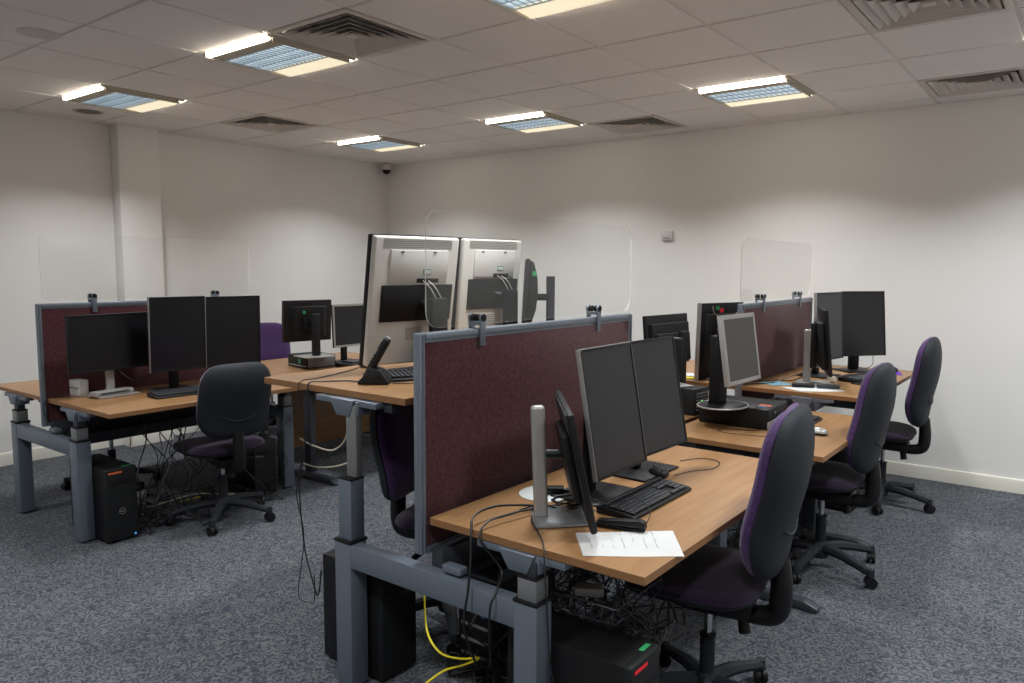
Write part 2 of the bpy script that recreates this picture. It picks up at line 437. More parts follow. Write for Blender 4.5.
# ------------------------------------------------------------------ ceiling lights
LAB_L = {(-7, -2): 'recessed louvre ceiling light near the left wall pier', (-4, -2): 'recessed louvre ceiling light beside the large black-slotted air vent',
         (-1, -2): 'recessed louvre ceiling light cut off by the top edge of the photo', (-7, 2): 'recessed louvre ceiling light nearest the corner camera',
         (-4, 2): 'recessed louvre ceiling light in the middle of the far row', (-1, 2): 'recessed louvre ceiling light at the right of the far row'}
for (i, j) in LAMP_TILES:
    if (i, j) == (5, -6): continue
    cx, cy = GX+T*(i+.5), GY+T*(j+.5)
    seen = (i, j) in LAB_L
    t = thing('ceiling_light', LAB_L.get((i, j), 'recessed louvre ceiling light outside the picture'), 'ceiling light', (cx, cy, CEIL), 0, 'recessed ceiling lights')
    g = G()
    # tray: cream frame flush with the ceiling, two raised end plates
    for s in (-1, 1): g.box((0, s*.290, .010), (.594, .014, .012), .002); g.box((s*.286, 0, .000), (.022, .56, .022), .002)
    g.box((0, 0, .05), (.594, .594, .01))
    for s in (-1, 1): g.box((s*.279, 0, -.012), (.006, .50, .034), .001)
    g.box((0, -.225, -.018), (.55, .11, .006), .002)
    g.build('tray', M_cream, t)
    g = G(); g.box((0, -.272, -.009), (.55, .020, .030), .001); g.build('side_diffuser', M_diff, t)
    g = G(); g.box((0, .274, -.004), (.55, .010, .018), .001); g.build('side_diffuser', M_diff, t)
    g = G(); g.prism([(.115, -.012), (.268, -.022), (.268, -.014), (.115, -.006)], -.275, .275, 'x'); g.build('reflector_wing', M_wing, t)
    g = G(); g.box((0, -.03, -.014), (.55, .28, .004))
    g.build('louvre', M_louvre, t)
    g = G()
    for k in range(15): g.box((-.26+.52*k/14, -.02, -.019), (.0015, .29, .006))
    for k in range(4): g.box((0, -.165+.29*k/3, -.019), (.55, .002, .007))
    g.build('louvre_blades', mat('louvre_blade', (0.55, 0.62, 0.68), 0.3, 0.3), t, smooth=False)
    if not seen and j != -6: pass

LAB_V = {(-3, -2): 'large square ceiling air vent with dark slots, nearest the camera', (-7, 0): 'square ceiling air vent near the left wall',
         (-3, 3): 'square ceiling air vent above the back wall, centre', (1, 0): 'pale square ceiling air vent cut off by the top edge of the photo',
         (1, 3): 'pale square ceiling air vent against the back wall at right', (5, 0): 'ceiling air vent outside the picture'}
for (i, j) in VENT_TILES:
    t = thing('ceiling_vent', LAB_V[(i, j)], 'air vent', (GX+T*(i+.5), GY+T*(j+.5), CEIL), 0, 'square ceiling vents')
    g = G()
    for s in (-1, 1): g.box((s*.28, 0, .002), (.036, .594, .012), .003); g.box((0, s*.28, .002), (.524, .036, .012), .003)
    g.build('frame', M_vent, t)
    g = G(); g.box((0, 0, .09), (.53, .53, .01)); g.build('duct_back', M_ventdark, t, smooth=False)
    for k in range(5):
        R = .250-.045*k; t_ = bmesh.new()
        prof = [(R, -.006), (R-.040, .020), (R-.039, .022), (R+.004, -.006)]
        rings = [[t_.verts.new((sx*p[0], sy*p[0], p[1])) for (sx, sy) in ((-1, -1), (1, -1), (1, 1), (-1, 1))] for p in prof]
        for a in range(4):
            A, B = rings[a], rings[(a+1) % 4]
            for q in range(4): t_.faces.new((A[q], A[(q+1) % 4], B[(q+1) % 4], B[q]))
        bmesh.ops.recalc_face_normals(t_, faces=t_.faces[:])
        g = G(); g._add(t_); g.build('slat', M_vent, t, smooth=False)
    g = G(); g.box((0, 0, .002), (.056, .056, .01), .002); g.build('centre_plate', M_vent, t)

t = thing('ceiling_speaker', 'flush round ceiling speaker in the tile at top left', 'speaker', (-4.29, 1.68, CEIL-.001), 0)
g = G(); g.lathe([(.075, 0), (.095, -.004), (.098, -.002), (.098, .001), (.075, .001)], 32); g.build('rim', M_vent, t)
g = G(); g.lathe([(.001, .000), (.074, .000), (.074, -.0015), (.001, -.0018)], 32); g.build('grille', mat('grille_metal', (.6, .56, .52), .6), t)
t = thing('downlight', 'unlit round dark downlight near the left end light', 'downlight', (-6.14, 2.72, CEIL-.001), 0)
g = G(); g.lathe([(.085, 0), (.105, -.005), (.108, -.003), (.108, .001), (.085, .001)], 32); g.build('rim', M_vent, t)
g = G(); g.lathe([(.001, -.001), (.084, -.001), (.084, -.003), (.001, -.003)], 32); g.build('lens', mat('smoked_lens', (.12, .10, .09), .4), t)
t = thing('security_camera', 'small white dome security camera high in the room corner', 'camera', (-6.47, 6.08, CEIL-.012), 0)
g = G(); g.lathe([(.001, 0), (.06, 0), (.062, -.05), (.055, -.062), (.001, -.062)], 28); g.build('housing', M_vent, t)
g = G(); g.lathe([(.048, -.058), (.045, -.078), (.034, -.095), (.016, -.105), (.001, -.108)], 28); g.build('dome', M_black, t)
t = thing('wall_sensor', 'small square white sensor box on the back wall', 'sensor', (-3.03, BY, 1.82), 0)
g = G(); g.box((0, -.014, 0), (.10, .028, .085), .006); g.build('housing', M_white, t)
g = G(); g.box((0, -.030, -.02), (.06, .004, .012), .001); g.build('slot', M_silver, t)

# ------------------------------------------------------------------ desks
def desktop(parent, x0, x1, y0, y1, z, label=None, dip=0):
    g = G()
    t = bmesh.new()
    g.box(((x0+x1)/2, (y0+y1)/2, z-.0125), (x1-x0, y1-y0, .025), .0012, seg=1)
    o = g.build('desktop', M_wood, parent, mats=[M_wood, M_woodedge])
    for p in o.data.polygons:
        if abs(p.normal.z) < .5: p.material_index = 1
    if label: o['label'] = label
    return o

def bench(label, ox, oy, L, zl, zr, xl, xr, post_h=.55, yo=0.0, yol=None):
    """twin sit-stand bench; ox = centre plane, oy = front face of the near posts. xl/xr = (x0,x1) of desktops relative to ox"""
    t = thing('bench_desk', label, 'desk', (ox, oy, 0))
    for (s, z, xx) in ((-1, zl, xl), (1, zr, xr)):
        px = s*.41
        for e in (0, 1):
            y = .04 if e == 0 else L-.04
            p = G().box((px, y, post_h/2+.005), (.086, .080, post_h-.01), .006).build('post', M_grey, t)
            G().box((px, y, post_h+.004), (.090, .084, .010), .002).build('collar', M_black, p)
            h = z-.030-post_h
            m1 = post_h+max(.075, h*.45)
            back = h > .3 and e == 0
            if back: y += .006
            G().box((px, y, (post_h+m1)/2), (.070, .064, m1-post_h), .004).build('sleeve', M_sleeve if h < .3 else M_grey, p)
            G().box((px, y, m1+.002), (.073, .067, .006), .002).build('collar', M_black, p)
            G().box((px, y+(.018 if back else 0), (m1+z-.045)/2), (.054, .030 if back else .044, z-.045-m1), .004).build('inner_column', M_sleeve if h > .3 else M_dgrey, p)
            # bracket under the desktop: trapezoid plate with slim arms
            sy = -1 if e == 0 else 1
            g = G(); zt = z-.0262
            ys = y+(.015 if e == 0 else -.015)+(.024 if back else 0)
            g.prism([(px-.115, zt), (px+.020, zt), (px-.005, zt-.060), (px-.075, zt-.060)], ys-.040, ys+.040, 'y', .003)
            g.box((px, ys, zt-.030), (.068, .060, .050), .003)
            g.box((px-.045, ys, zt-.012), (.33, .05, .022), .003)
            g.build('bracket', M_grey, t)
        # side rail below the desktop along its length
        G().box((px-s*.14, L/2, z-.045), (.04, L-.2, .036), .003).build('rail', M_dgrey, t)
        yy0 = yo if s > 0 or yol is None else yol
        desktop(t, xx[0], xx[1], yy0, yy0+L-.01, z)
    for e in (0, 1):
        y = .028 if e == 0 else L-.028
        G().box((0, y, post_h-.045), (.82-.08, .052, .085), .004).build('crossbar', M_grey, t)
        G().box((.10, y+(.01 if e == 0 else -.01), post_h+.018), (.08, .04, .026), .006).build('screen_bracket', M_grey, t)
    G().box((0, L/2, post_h-.03), (.05, L-.12, .17), .004).build('beam', M_dgrey, t)
    g = G(); g.box((.11, L/2, post_h-.06), (.12, L-.35, .004)); g.box((.17, L/2, post_h-.04), (.004, L-.35, .04)); g.build('cable_tray', M_dgrey, t)
    return t

B1 = bench('grey twin bench desk in the foreground, its left beech top raised high', -1.69, 1.735, 1.46, 1.088, .72, (-.985, -.172), (-.002, .785), .55, .03, .088)
B2 = bench('grey twin bench desk at the left with both beech tops level', -4.825, 1.785, 1.42, .765, .765, (-.83, -.055), (-.05, .775), .572, .04)
B3 = bench('grey twin bench desk at the far right against the back wall', -1.69, 4.48, 1.46, .82, .82, (-.80, -.02), (-.01, .72), .60, .03)

def tdesk(label, x0, x1, y0, y1, z, panel_x=None, feet_x=None, wood_panel=False):
    t = thing('desk', label, 'desk', (0, 0, 0)); t.location = ((x0+x1)/2, (y0+y1)/2, 0)
    cx, cy = t.location.x, t.location.y
    desktop(t, x0-cx, x1-cx, y0-cy, y1-cy, z)
    f0, f1 = feet_x
    for y in (y0+.055, y1-.055):
        l = G(); l.box(((f0+f1)/2-cx, y-cy, (z-.03)/2+.02), (.07, .05, z-.10), .004)
        o = l.build('leg', M_dgrey, t)
        G().prism([(f0-cx, .004), (f1-cx, .004), (f1-cx, .022), (f1-cx-.06, .045), (f0-cx+.06, .045), (f0-cx, .022)], y-cy-.03, y-cy+.03, 'y', .003).build('foot', M_dgrey, o)
        G().box(((f0+f1)/2-cx, y-cy, z-.040), (f1-f0-.1, .05, .028), .003).build('arm', M_dgrey, o)
    if panel_x is not None:
        G().box((panel_x-cx, 0, .42), (.018, y1-y0-.14, .55), .001).build('modesty_panel', M_wood if wood_panel else M_dgrey, t)
    return t
tdesk('beech desk in the middle of the right row holding the silver-framed monitor', -1.67, -.895, 3.39, 4.46, .725, -1.60, (-1.55, -.90))
tdesk('beech desk behind the raised desktop, under the dark-backed monitors', -2.50, -1.71, 3.39, 4.46, .725, -1.78, (-2.45, -1.85))
tdesk('beech desk of the left row with the tall wooden panel under it', -4.87, -4.05, 3.35, 4.75, .73, -4.84, (-4.75, -4.15), True)
tdesk('beech desk of the left row in front of the purple-fronted chair', -5.65, -4.875, 3.35, 4.75, .73, None, (-5.60, -5.0))

# ------------------------------------------------------------------ partition screens
def partition(label, x, y0, y1, z0, z1):
    t = thing('desk_partition', label, 'partition', (x, (y0+y1)/2, z0)); H = z1-z0; W = y1-y0
    G().box((0, 0, H/2), (.026, W-.05, H-.05), .002).build('fabric_panel', M_maroon, t)
    for s in (-1, 1):
        g = G(); g.box((0, s*(W/2-.0125), H/2), (.034, .025, H), .005)
        g.box((.019, s*(W/2-.0125), H/2), (.008, .006, H-.01)); g.box((0, s*(W/2-.001), H/2), (.014, .006, H-.01), .002)
        g.build('frame_post', M_alu, t)
    g = G(); g.box((0, 0, H-.013), (.042, W-.05, .025), .005); g.box((0, 0, H-.028), (.034, W-.05, .006)); g.build('frame_rail', M_alu, t)
    G().box((0, 0, .011), (.042, W-.05, .022), .004).build('frame_rail', M_alu, t)
    return t
partition('maroon fabric partition with grey-blue aluminium frame in the foreground', -1.738, 1.755, 3.165, .585, 1.325)
partition('maroon fabric partition on the left twin bench desk', -4.83, 1.795, 3.20, .60, 1.318)
partition('maroon fabric partition at the far right bench by the back wall', -1.712, 4.50, 5.92, .645, 1.322)

def acrylic_screen(label, x, y0, y1, z0, z1, clips, cl_labels):
    t = thing('acrylic_screen', label, 'screen', (x, (y0+y1)/2, z0))
    W, H, R = y1-y0, z1-z0, .055
    pts = []
    for (cx, cz, a0) in ((W/2-R, H-R, 0), (-W/2+R, H-R, PI/2), (-W/2+R, R, PI), (W/2-R, R, 1.5*PI)):
        for k in range(7): a = a0+k/6*PI/2; pts.append((cx+R*math.cos(a), cz+R*math.sin(a)))
    g = G(); g.prism(pts, -.0025, .0025, 'x')
    o = g.build('pane', M_acryl, t, mats=[M_acryl, M_acryledge], smooth=False)
    for p in o.data.polygons:
        if abs(p.normal.x) < .5: p.material_index = 1
    for y in clips:
        c = G()
        yy = y-(y0+y1)/2
        for s in (-1, 1):
            # rounded-top jaw each side of the pane, reaching down over the top rail
            zt = 1.362-z0 if False else .045
            pts = [(yy-.014, -.075), (yy+.014, -.075), (yy+.014, -.02)]
            pts += [(yy+.017*math.cos(a), .022+.017*math.sin(a)) for a in [k*PI/8 for k in range(9)]] + [(yy-.014, -.02)]
            c.prism(pts, s*.022, s*.029, 'x', .0015)
        c.box((0, yy, .004), (.052, .03, .012), .002)
        q = c.build('clamp', M_alu, t)
        k = G(); k.cyl((.0055, yy, .024), (.033, yy, .024), .013, n=18); k.cyl((-.033, yy, .024), (-.0055, yy, .024), .013, n=18)
        k.build('knob', M_black, q)
    return t
acrylic_screen('clear acrylic screen clamped on the foreground maroon partition', -1.738, 1.80, 3.17, 1.338, 1.725, (2.06, 2.85), None)
acrylic_screen('clear acrylic screen clamped on the left bench partition', -4.83, 1.83, 3.19, 1.332, 1.72, (2.11, 2.92), None)
acrylic_screen('clear acrylic screen clamped on the far right partition', -1.712, 4.50, 5.905, 1.336, 1.72, (4.85, 5.60), None)

# ------------------------------------------------------------------ chairs
def chair(label, x, y, face, base_ang, back_mat=None, seat_h=.47, lean=9, back_top=1.08, group='purple operator chairs'):
    t = thing('office_chair', label, 'chair', (x, y, 0), face, group)
    bz = .075
    g = G()
    g.lathe([(.001, bz-.02), (.040, bz-.02), (.046, bz+.01), (.040, bz+.05), (.030, bz+.065), (.001, bz+.065)], 20)
    base_ang -= face
    cas = []
    for k in range(5):
        a = base_ang+k*2*PI/5; c, s = math.cos(a), math.sin(a)
        g.tube([(c*.02, s*.02, bz+.03), (c*.12, s*.12, bz+.030), (c*.22, s*.22, bz+.012), (c*.295, s*.295, bz-.004)], .02, 8, 4, radii=[.027, .025, .021, .019], flat=1.05)
        g.cyl((c*.298, s*.298, bz-.018), (c*.298, s*.298, bz+.016), .020, .017, 12)
        cas.append((c*.30, s*.30, a))
    base = g.build('star_base', M_shell, t)
    for (cx, cy, a) in cas:
        ca = a+.9
        g = G(); d = Vector((-math.sin(ca), math.cos(ca), 0))
        for s in (-1, 1):
            p = Vector((cx, cy, .0285))+d*s*.0125
            g.cyl(p-d*.0085, p+d*.0085, .0275, n=20)
        g.cyl(Vector((cx, cy, .0285))-d*.008, Vector((cx, cy, .0285))+d*.008, .012, n=10)
        g.box((cx, cy, .052), (.030, .030, .014), .006)
        g.build('caster', M_black, base)
    g = G(); g.cyl((0, 0, bz+.05), (0, 0, .27), .026, n=18); g.cyl((0, 0, .27), (0, 0, .275), .029, n=18)
    col_ = g.build('gas_column', M_shell, t)
    g = G(); g.cyl((0, 0, .27), (0, 0, seat_h-.07), .014, n=14); g.build('piston', M_chrome, col_)
    g = G(); g.box((-.02, 0, seat_h-.075), (.26, .14, .045), .012); g.prism([(-.10, seat_h-.055), (.12, seat_h-.055), (.08, seat_h-.11), (-.14, seat_h-.11)], -.05, .05, 'y', .006)
    g.build('tilt_mechanism', M_black, t)
    g = G(); g.cyl((-.02, -.07, seat_h-.09), (-.03, -.20, seat_h-.10), .006, n=10); g.cyl((-.03, -.19, seat_h-.10), (-.032, -.245, seat_h-.105), .015, .012, 14)
    g.build('lever', M_black, t)
    g = G(); g.cyl((-.115, .0, seat_h-.11), (-.125, 0, seat_h-.165), .017, .021, 14); g.build('tension_knob', M_black, t)
    def sf(a, b, c):
        a += .03
        dr = -.030*max(0, (a-.12)/.12)**2 if a > .12 else 0
        return (a+.01, b, seat_h+dr+c+.010*(2*b/.48)**2)
    g = G(); g.pad(.45, .49, .048, .012, sf, 40, 8, 3.2); g.build('seat_cushion', M_dpurple if back_mat is None else back_mat, t)
    g = G(); g.pad(.44, .48, .004, .040, lambda a, b, c: sf(a, b, c-.004), 40, 8, 3.2); g.build('seat_shell', M_shell, t)
    # backrest: outline in (width a, height b); c = forward
    zb = .545
    H = back_top-zb; ln = math.radians(lean)
    def bshape(a, b):
        q = (b/H+.5)
        wd = 1.0-.07*max(0, (q-.5)/.5)**2-.07*max(0, (.30-q)/.30)**1.6
        return a*wd, b
    def bf(a, b, c):
        q = b/H+.5
        f = .026*math.exp(-((q-.25)/.26)**2)-.020*(q-.5)   # lumbar curve
        f += .045*(2*a/.44)**2*.7                     # wraps forward at the sides
        xx = c+f; zz = b+H/2
        return (-.222+xx*math.cos(ln)-zz*math.sin(ln), a, zb+zz*math.cos(ln)+xx*math.sin(ln))
    g = G(); g.pad(.43, H, .064, .004, bf, 44, 9, 4.2, bshape); g.build('backrest_cushion', M_purple, t)
    g = G(); g.pad(.435, H*1.01, .004, .066, lambda a, b, c: bf(a, b, c-.006), 44, 9, 4.2, bshape, fall=2.6)
    sh = g.build('backrest_shell', M_shell, t)
    # crescent moulding on the shell
    pts = []
    for k in range(9):
        a = -.125+.25*k/8; b = -H*.17-.040*(1-(a/.125)**2)
        q = math.hypot(a/.215, b/(H/2))
        th = .066*max(0, 1-q**2.6)**(1/2.6)
        pts.append(bf(a, b, -.008-th))
    g = G(); g.tube(pts, .0055, 6, 3); g.build('moulding', M_shell, sh)
    g = G(); p2 = bf(0, -H*.42, -.030)
    g.tube([(-.06, 0, seat_h-.085), (-.15, 0, seat_h-.095), (-.225, 0, seat_h-.075), (p2[0]-.010, 0, seat_h+.01), (p2[0], 0, p2[2])], .03, 10, 6, radii=[.030, .032, .036, .036, .032], flat=1.0)
    g.build('back_bracket', M_black, t)
    return t
chair('purple and black office chair nearest the camera at the right', -1.0, 2.43, PI+.14, math.radians(72), lean=3, seat_h=.475, back_top=1.10)
chair('purple and black office chair at the middle desk of the right row', -1.055, 4.0, PI+.03, math.radians(-24), lean=2.5, seat_h=.475, back_top=1.08)
chair('purple and black office chair at far right against the back wall', -1.05, 5.38, PI+.06, math.radians(-9.5), lean=1.5, seat_h=.475, back_top=1.11)
chair('dark office chair seen from behind at the left bench desk', -4.15, 2.52, PI-.14, math.radians(-44), lean=4, seat_h=.45, back_top=.985)
chair('black office chair on the far side of the left bench, seat under the desktop', -5.32, 2.40, .1, math.radians(10), lean=6, seat_h=.50)
chair('office chair with bright purple front near the left wall', -6.05, 4.20, -.45, math.radians(20), lean=6, seat_h=.48, back_top=1.0)
chair('dark office chair standing behind the foreground partition under the raised desktop', -2.16, 2.36, .30, math.radians(30), lean=3, seat_h=.475, back_top=.99)

# ------------------------------------------------------------------ monitors
def monitor(label, C, yawd, tilt, w, h, desk_z, backview=False, edge=M_silver, bez=.010, back='flat', stand='plate', base_off=.10,
            housing=M_black, screen=M_screen, base_mat=M_black, base_wh=(.24, .20), bezel_mat=None, col_mat=None, thick=.018, sticker=None, plate_h=.008, foot_z=None, group='computer monitors', sidebar=False, cols=(.055, .03)):
    """C centre of visible panel; yawd: direction so that the viewed side looks along (sin,-cos)"""
    yw = math.radians(yawd)
    if backview: yw += PI; tilt = -tilt
    fz = desk_z if foot_z is None else foot_z
    t = thing('monitor', label, 'monitor', (C[0], C[1], fz), yw, group)
    m = Matrix.Translation((0, 0, C[2]-fz)) @ Matrix.Rotation(-math.radians(tilt), 4, 'X')
    if backview: m = Matrix.Translation((0, -thick, C[2]-fz)) @ Matrix.Rotation(-math.radians(tilt), 4, 'X')
    # housing: front face at local y=0, screen looks to -y
    g = G(); g.box((0, thick/2+.002, 0), (w, thick, h), .004, mtx=m)
    if back == 'bulge':
        g.prism([(-w*.40, thick), (w*.40, thick), (w*.30, thick+.035), (-w*.30, thick+.035)], -h*.40, h*.36, 'z', .004, mtx=m)
        g.box((0, thick+.045, -.02), (w*.34, .03, h*.34), .006, mtx=m)
    elif back == 'ribs':
        g.box((0, thick+.012, -h*.06), (w*.88, .03, h*.78), .006, mtx=m); g.box((0, thick+.030, -h*.16), (w*.78, .03, h*.58), .006, mtx=m)
    elif back == 'flat':
        g.box((0, thick+.010, -h*.02), (w*.72, .020, h*.66), .008, mtx=m)
    o = g.build('housing', housing, t)
    bm_ = bezel_mat or housing
    g = G()
    for s in (-1, 1): g.box((s*(w/2-bez/2), -.0005, 0), (bez, .005, h), .001, mtx=m); g.box((0, -.0005, s*(h/2-bez/2)), (w-2*bez, .005, bez), .001, mtx=m)
    g.build('bezel', bm_, t)
    g = G(); g.box((0, .001, 0), (w-2*bez+.001, .003, h-2*bez+.001), mtx=m); g.build('screen', screen, t, smooth=False)
    if sidebar:
        g = G()
        for s in (-1, 1): g.box((s*(w/2+.0012), thick/2, 0), (.0034, thick+.004, h), .001, mtx=m)
        g.box((0, thick/2, h/2+.0012), (w, thick+.004, .003), .001, mtx=m)
        g.build('edge_trim', edge, t)
    if sticker:
        for (sx, sz, sw, sh, sm) in sticker:
            g = G(); g.box((sx, (thick+.022 if back == 'flat' else thick+.0475 if back == 'bulge' else thick+.0035), sz), (sw, .002, sh), mtx=m); g.build('sticker', sm, t)
    if stand:
        cz = C[2]-fz
        cyy = base_off
        cm = col_mat or base_mat
        if stand == 'plate':
            G().box((0, cyy-.02, plate_h/2+.001), (base_wh[0], base_wh[1], plate_h), .003).build('base', base_mat, t)
        elif stand == 'round':
            g = G(); g.lathe([(.001, .001), (1, .001), (1, plate_h*.6), (.93, plate_h), (.001, plate_h*1.3)], 40, mtx=Matrix.Translation((0, cyy-.03, 0)) @ Matrix.Diagonal((base_wh[0]/2, base_wh[1]/2, 1, 1)))
            g.build('base', base_mat, t)
            g = G(); g.tube([(math.cos(a)*base_wh[0]/2, cyy-.03+math.sin(a)*base_wh[1]/2, .006) for a in [k*PI/12 for k in range(25)]], .0045, 6, 2); g.build('base_rim', edge, t)
        G().box((0, cyy, (cz+.06)/2+.004), (cols[0], cols[1], cz+.05), .006).build('stand_column', cm, t)
        G().cyl((0, thick, cz), (0, cyy, cz), .022, n=14).build('tilt_joint', cm, t)
    return t

# left bench, right-hand desktop
mon = monitor('wide black monitor in front of the left maroon partition, leftmost', (-4.62, 2.12, 1.087), 97, 0, .53, .335, .765, base_off=.045, stand='plate', base_mat=M_silver, base_wh=(.25, .17), cols=(.05, .02), foot_z=.766)
monitor('left of the two tall black monitors on the left bench', (-4.484, 2.456, 1.12), 85, -1.5, .345, .459, .765, base_off=.09, sidebar=True, base_wh=(.22, .19), foot_z=.766)
monitor('right of the two tall black monitors on the left bench', (-4.45, 2.815, 1.118), 83, -1.5, .368, .451, .765, base_off=.09, base_wh=(.22, .19), foot_z=.766)
# foreground desk
monitor('left of the two tall monitors with silver edge on the foreground desk', (-1.325, 2.325, 1.045), 91, 10, .362, .445, .72, base_off=.10, screen=M_screen2, sidebar=True, base_wh=(.26, .21), foot_z=.721, thick=.014)
monitor('right of the two tall monitors on the foreground desk', (-1.345, 2.705, 1.045), 88, 10, .358, .440, .72, base_off=.10, screen=M_screen2, base_wh=(.28, .21), foot_z=.721, thick=.014)
# foreground monitor seen edge-on on a silver stand
t = thing('monitor', 'black monitor seen edge-on with a thick silver stand, foreground desk', 'monitor', (-1.40, 1.985, .721), math.radians(39), 'computer monitors')
G().prism([(-.03, -.11), (.17, -.085), (.17, .085), (-.03, .11)], .001, .010, 'z', .003, mtx=Matrix()).build('base', mat('dark_silver_base', (.30, .31, .32), .35, .6), t)
g = G(); g.box((0, 0, .19), (.046, .040, .37), .012, seg=4, mtx=Matrix.Rotation(-.04, 4, 'Y')); g.build('stand_column', M_silver, t)
G().cyl((.01, 0, .215), (.08, 0, .215), .015, n=14).build('tilt_joint', M_black, t)
mm = Matrix.Translation((.098, 0, .205)) @ Matrix.Rotation(-.21, 4, 'Y') @ Matrix.Rotation(0, 4, 'Z')
g = G(); g.box((.008, 0, 0), (.018, .46, .37), .004, mtx=mm); g.box((-.012, 0, -.01), (.03, .26, .22), .010, mtx=mm)
g.build('housing', M_black, t)
g = G(); g.box((.0185, 0, 0), (.003, .45, .36), .001, mtx=mm); g.build('screen', M_screen2, t, smooth=False)
g = G(); g.box((-.002, .0, .150), (.006, .40, .06), .002, mtx=mm); g.build('top_vent', M_dgrey, t)

# middle desk: silver 4:3 monitor on a black computer
monitor('silver-framed square monitor standing on the black computer, middle desk', (-1.40, 3.72, 1.137), 87, 8.5, .385, .345, .835, base_off=.12, housing=M_black, bezel_mat=M_silver, bez=.020, edge=M_silver, screen=mat('grey_screen', (.055, .052, .050), .5), stand='round', base_wh=(.30, .24), foot_z=.833, thick=.018, cols=(.095, .06), plate_h=.010, sidebar=True, back='ribs')
# far right desk
monitor('left tall monitor of the far right desk, partly hidden', (-1.386, 5.266, 1.159), 78, 3.4, .343, .444, .82, base_off=.09, screen=mat('blue_grey_screen', (.035, .038, .044), .5), sidebar=True, foot_z=.821)
monitor('right tall black monitor of the far right desk', (-1.267, 5.660, 1.16), 52, 6, .344, .449, .82, base_off=.09, screen=M_screen, foot_z=.821, cols=(.075, .03))
t = thing('monitor', 'black monitor seen edge-on with a white stand, far right desk', 'monitor', (-1.41, 4.87, .821), math.radians(21), 'computer monitors')
G().box((.04, 0, .006), (.20, .20, .009), .003).build('base', M_silver, t)
G().box((0, 0, .17), (.045, .035, .34), .010, seg=3).build('stand_column', M_silver, t)
G().box((.035, 0, .24), (.04, .05, .28), .008).build('rear_cover', M_black, t)
mm = Matrix.Translation((.09, 0, .27)) @ Matrix.Rotation(-.10, 4, 'Y')
g = G(); g.box((.008, 0, 0), (.018, .40, .40), .004, mtx=mm); g.prism([(-.17, -.16), (.17, -.16), (.14, .12), (-.14, .12)], -.035, 0, 'x', .006, mtx=mm); g.build('housing', M_black, t)
g = G(); g.box((.0185, 0, 0), (.003, .39, .39), .001, mtx=mm); g.build('screen', M_screen2, t, smooth=False)

# raised desktop: two white-backed monitors seen from behind
def white_monitor(label, C, yawd, tilt, w, h, dz, gx=.25):
    yw = math.radians(yawd)
    t = thing('monitor', label, 'monitor', (C[0], C[1], dz), yw, 'white-backed monitors')
    m = Matrix.Translation((0, 0, C[2]-dz)) @ Matrix.Rotation(-math.radians(tilt), 4, 'X')
    G().box((0, .028, 0), (w+.004, .030, h+.004), .006, mtx=m).build('bezel', M_black, t)      # screen side away from camera
    G().box((0, .0445, 0), (w-.02, .002, h-.02), mtx=m).build('screen', M_screen, t, smooth=False)
    G().box((0, .005, 0), (w, .030, h), .012, seg=4, mtx=m).build('back_shell', M_cwhite, t)
    G().box((.01, -.0125, h*.275), (w*.68, .007, h*.25), .003, mtx=m).build('port_cover', M_white, t)
    g = G()
    for k in range(5):
        g.box((.0, -.0108, h*.420+k*.008), (w*.80, .0018, .003), mtx=m)
    g.build('top_grille', mat('grille_grey', (.30, .29, .27), .6), t)
    G().box((.012, -.0130, -h*.012), (w*.84, .0075, h*.285), .0034, mtx=m).build('recess_panel', M_black, t)
    g = G(); g.box((.055, -.017, h*.165), (w*.26, .004, .018), .002, mtx=m); g.build('port_slot', M_black, t)
    g = G()
    for r in range(6):
        for c in range(9): g.box((-.03+c*.0095, -.0105, -h*.215-r*.0095), (.004, .0016, .004), mtx=m)
    g.build('speaker_grille', M_dgrey, t)
    for s in (-1, 1): G().box((s*w*.19, -.017, h*.385), (.016, .003, .006), mtx=m).build('latch', M_dgrey, t)
    st = G().box((.05, -.017, h*.232), (.042, .0015, .024), mtx=m).build('sticker', M_sgreen, t)
    G().box((.05, -.0182, h*.232), (.034, .0012, .016), mtx=m).build('sticker_face', M_white, st)
    G().cyl(m @ Vector((.04, -.02, -h*.02)), m @ Vector((.04, -.06, -h*.02)), .020, n=20).build('tilt_joint', M_chrome, t)
    cz = C[2]-dz-h*.07
    g = G(); g.box((.085, -.065, (cz+.04)/2+.01), (.085, .035, cz+.04), .010); g.build('stand_column', M_black, t)
    G().box((.06, -.02, .007), (.27, .20, .012), .004).build('base', M_black, t)
    for k, dx in enumerate((0, .028)):
        a = m @ Vector((.030+dx, -.018, h*.165)); b = Vector((.085+dx, -.05, cz+.05))
        g = G(); g.tube([a, (a*.6+b*.4)+Vector((0, -.014, .0)), b], .0022, 6, 5); g.build('cable', M_white, t)
    return t
white_monitor('nearer white-backed monitor on the raised desktop', (-2.311, 2.315, 1.395), 80.3, -9.2, .436, .547, 1.089)
white_monitor('farther white-backed monitor on the raised desktop', (-2.41, 2.95, 1.414), 83.3, -6, .405, .525, 1.089)
t = thing('monitor', 'dark monitor on a pole stand behind the white-backed monitors', 'monitor', (-2.20, 3.185, 1.089), math.radians(37), 'computer monitors')
G().box((-.02, 0, .006), (.20, .22, .010), .003).build('base', M_black, t)
G().cyl((0, 0, .01), (0, 0, .405), .022, n=18).build('pole', M_shell, t)
G().box((-.05, 0, .30), (.11, .03, .035), .006).build('arm', M_black, t)
mm = Matrix.Translation((-.095, .0, .32)) @ Matrix.Rotation(.05, 4, 'Y')
g = G(); g.box((-.03, 0, 0), (.022, .42, .34), .006, mtx=mm); g.prism([(-.022, -.165), (.0, -.155), (.022, -.08), (.028, 0.0), (.022, .08), (.0, .155), (-.022, .165)], -.15, .15, 'y', .006, mtx=mm)
g.build('housing', M_blackm, t)
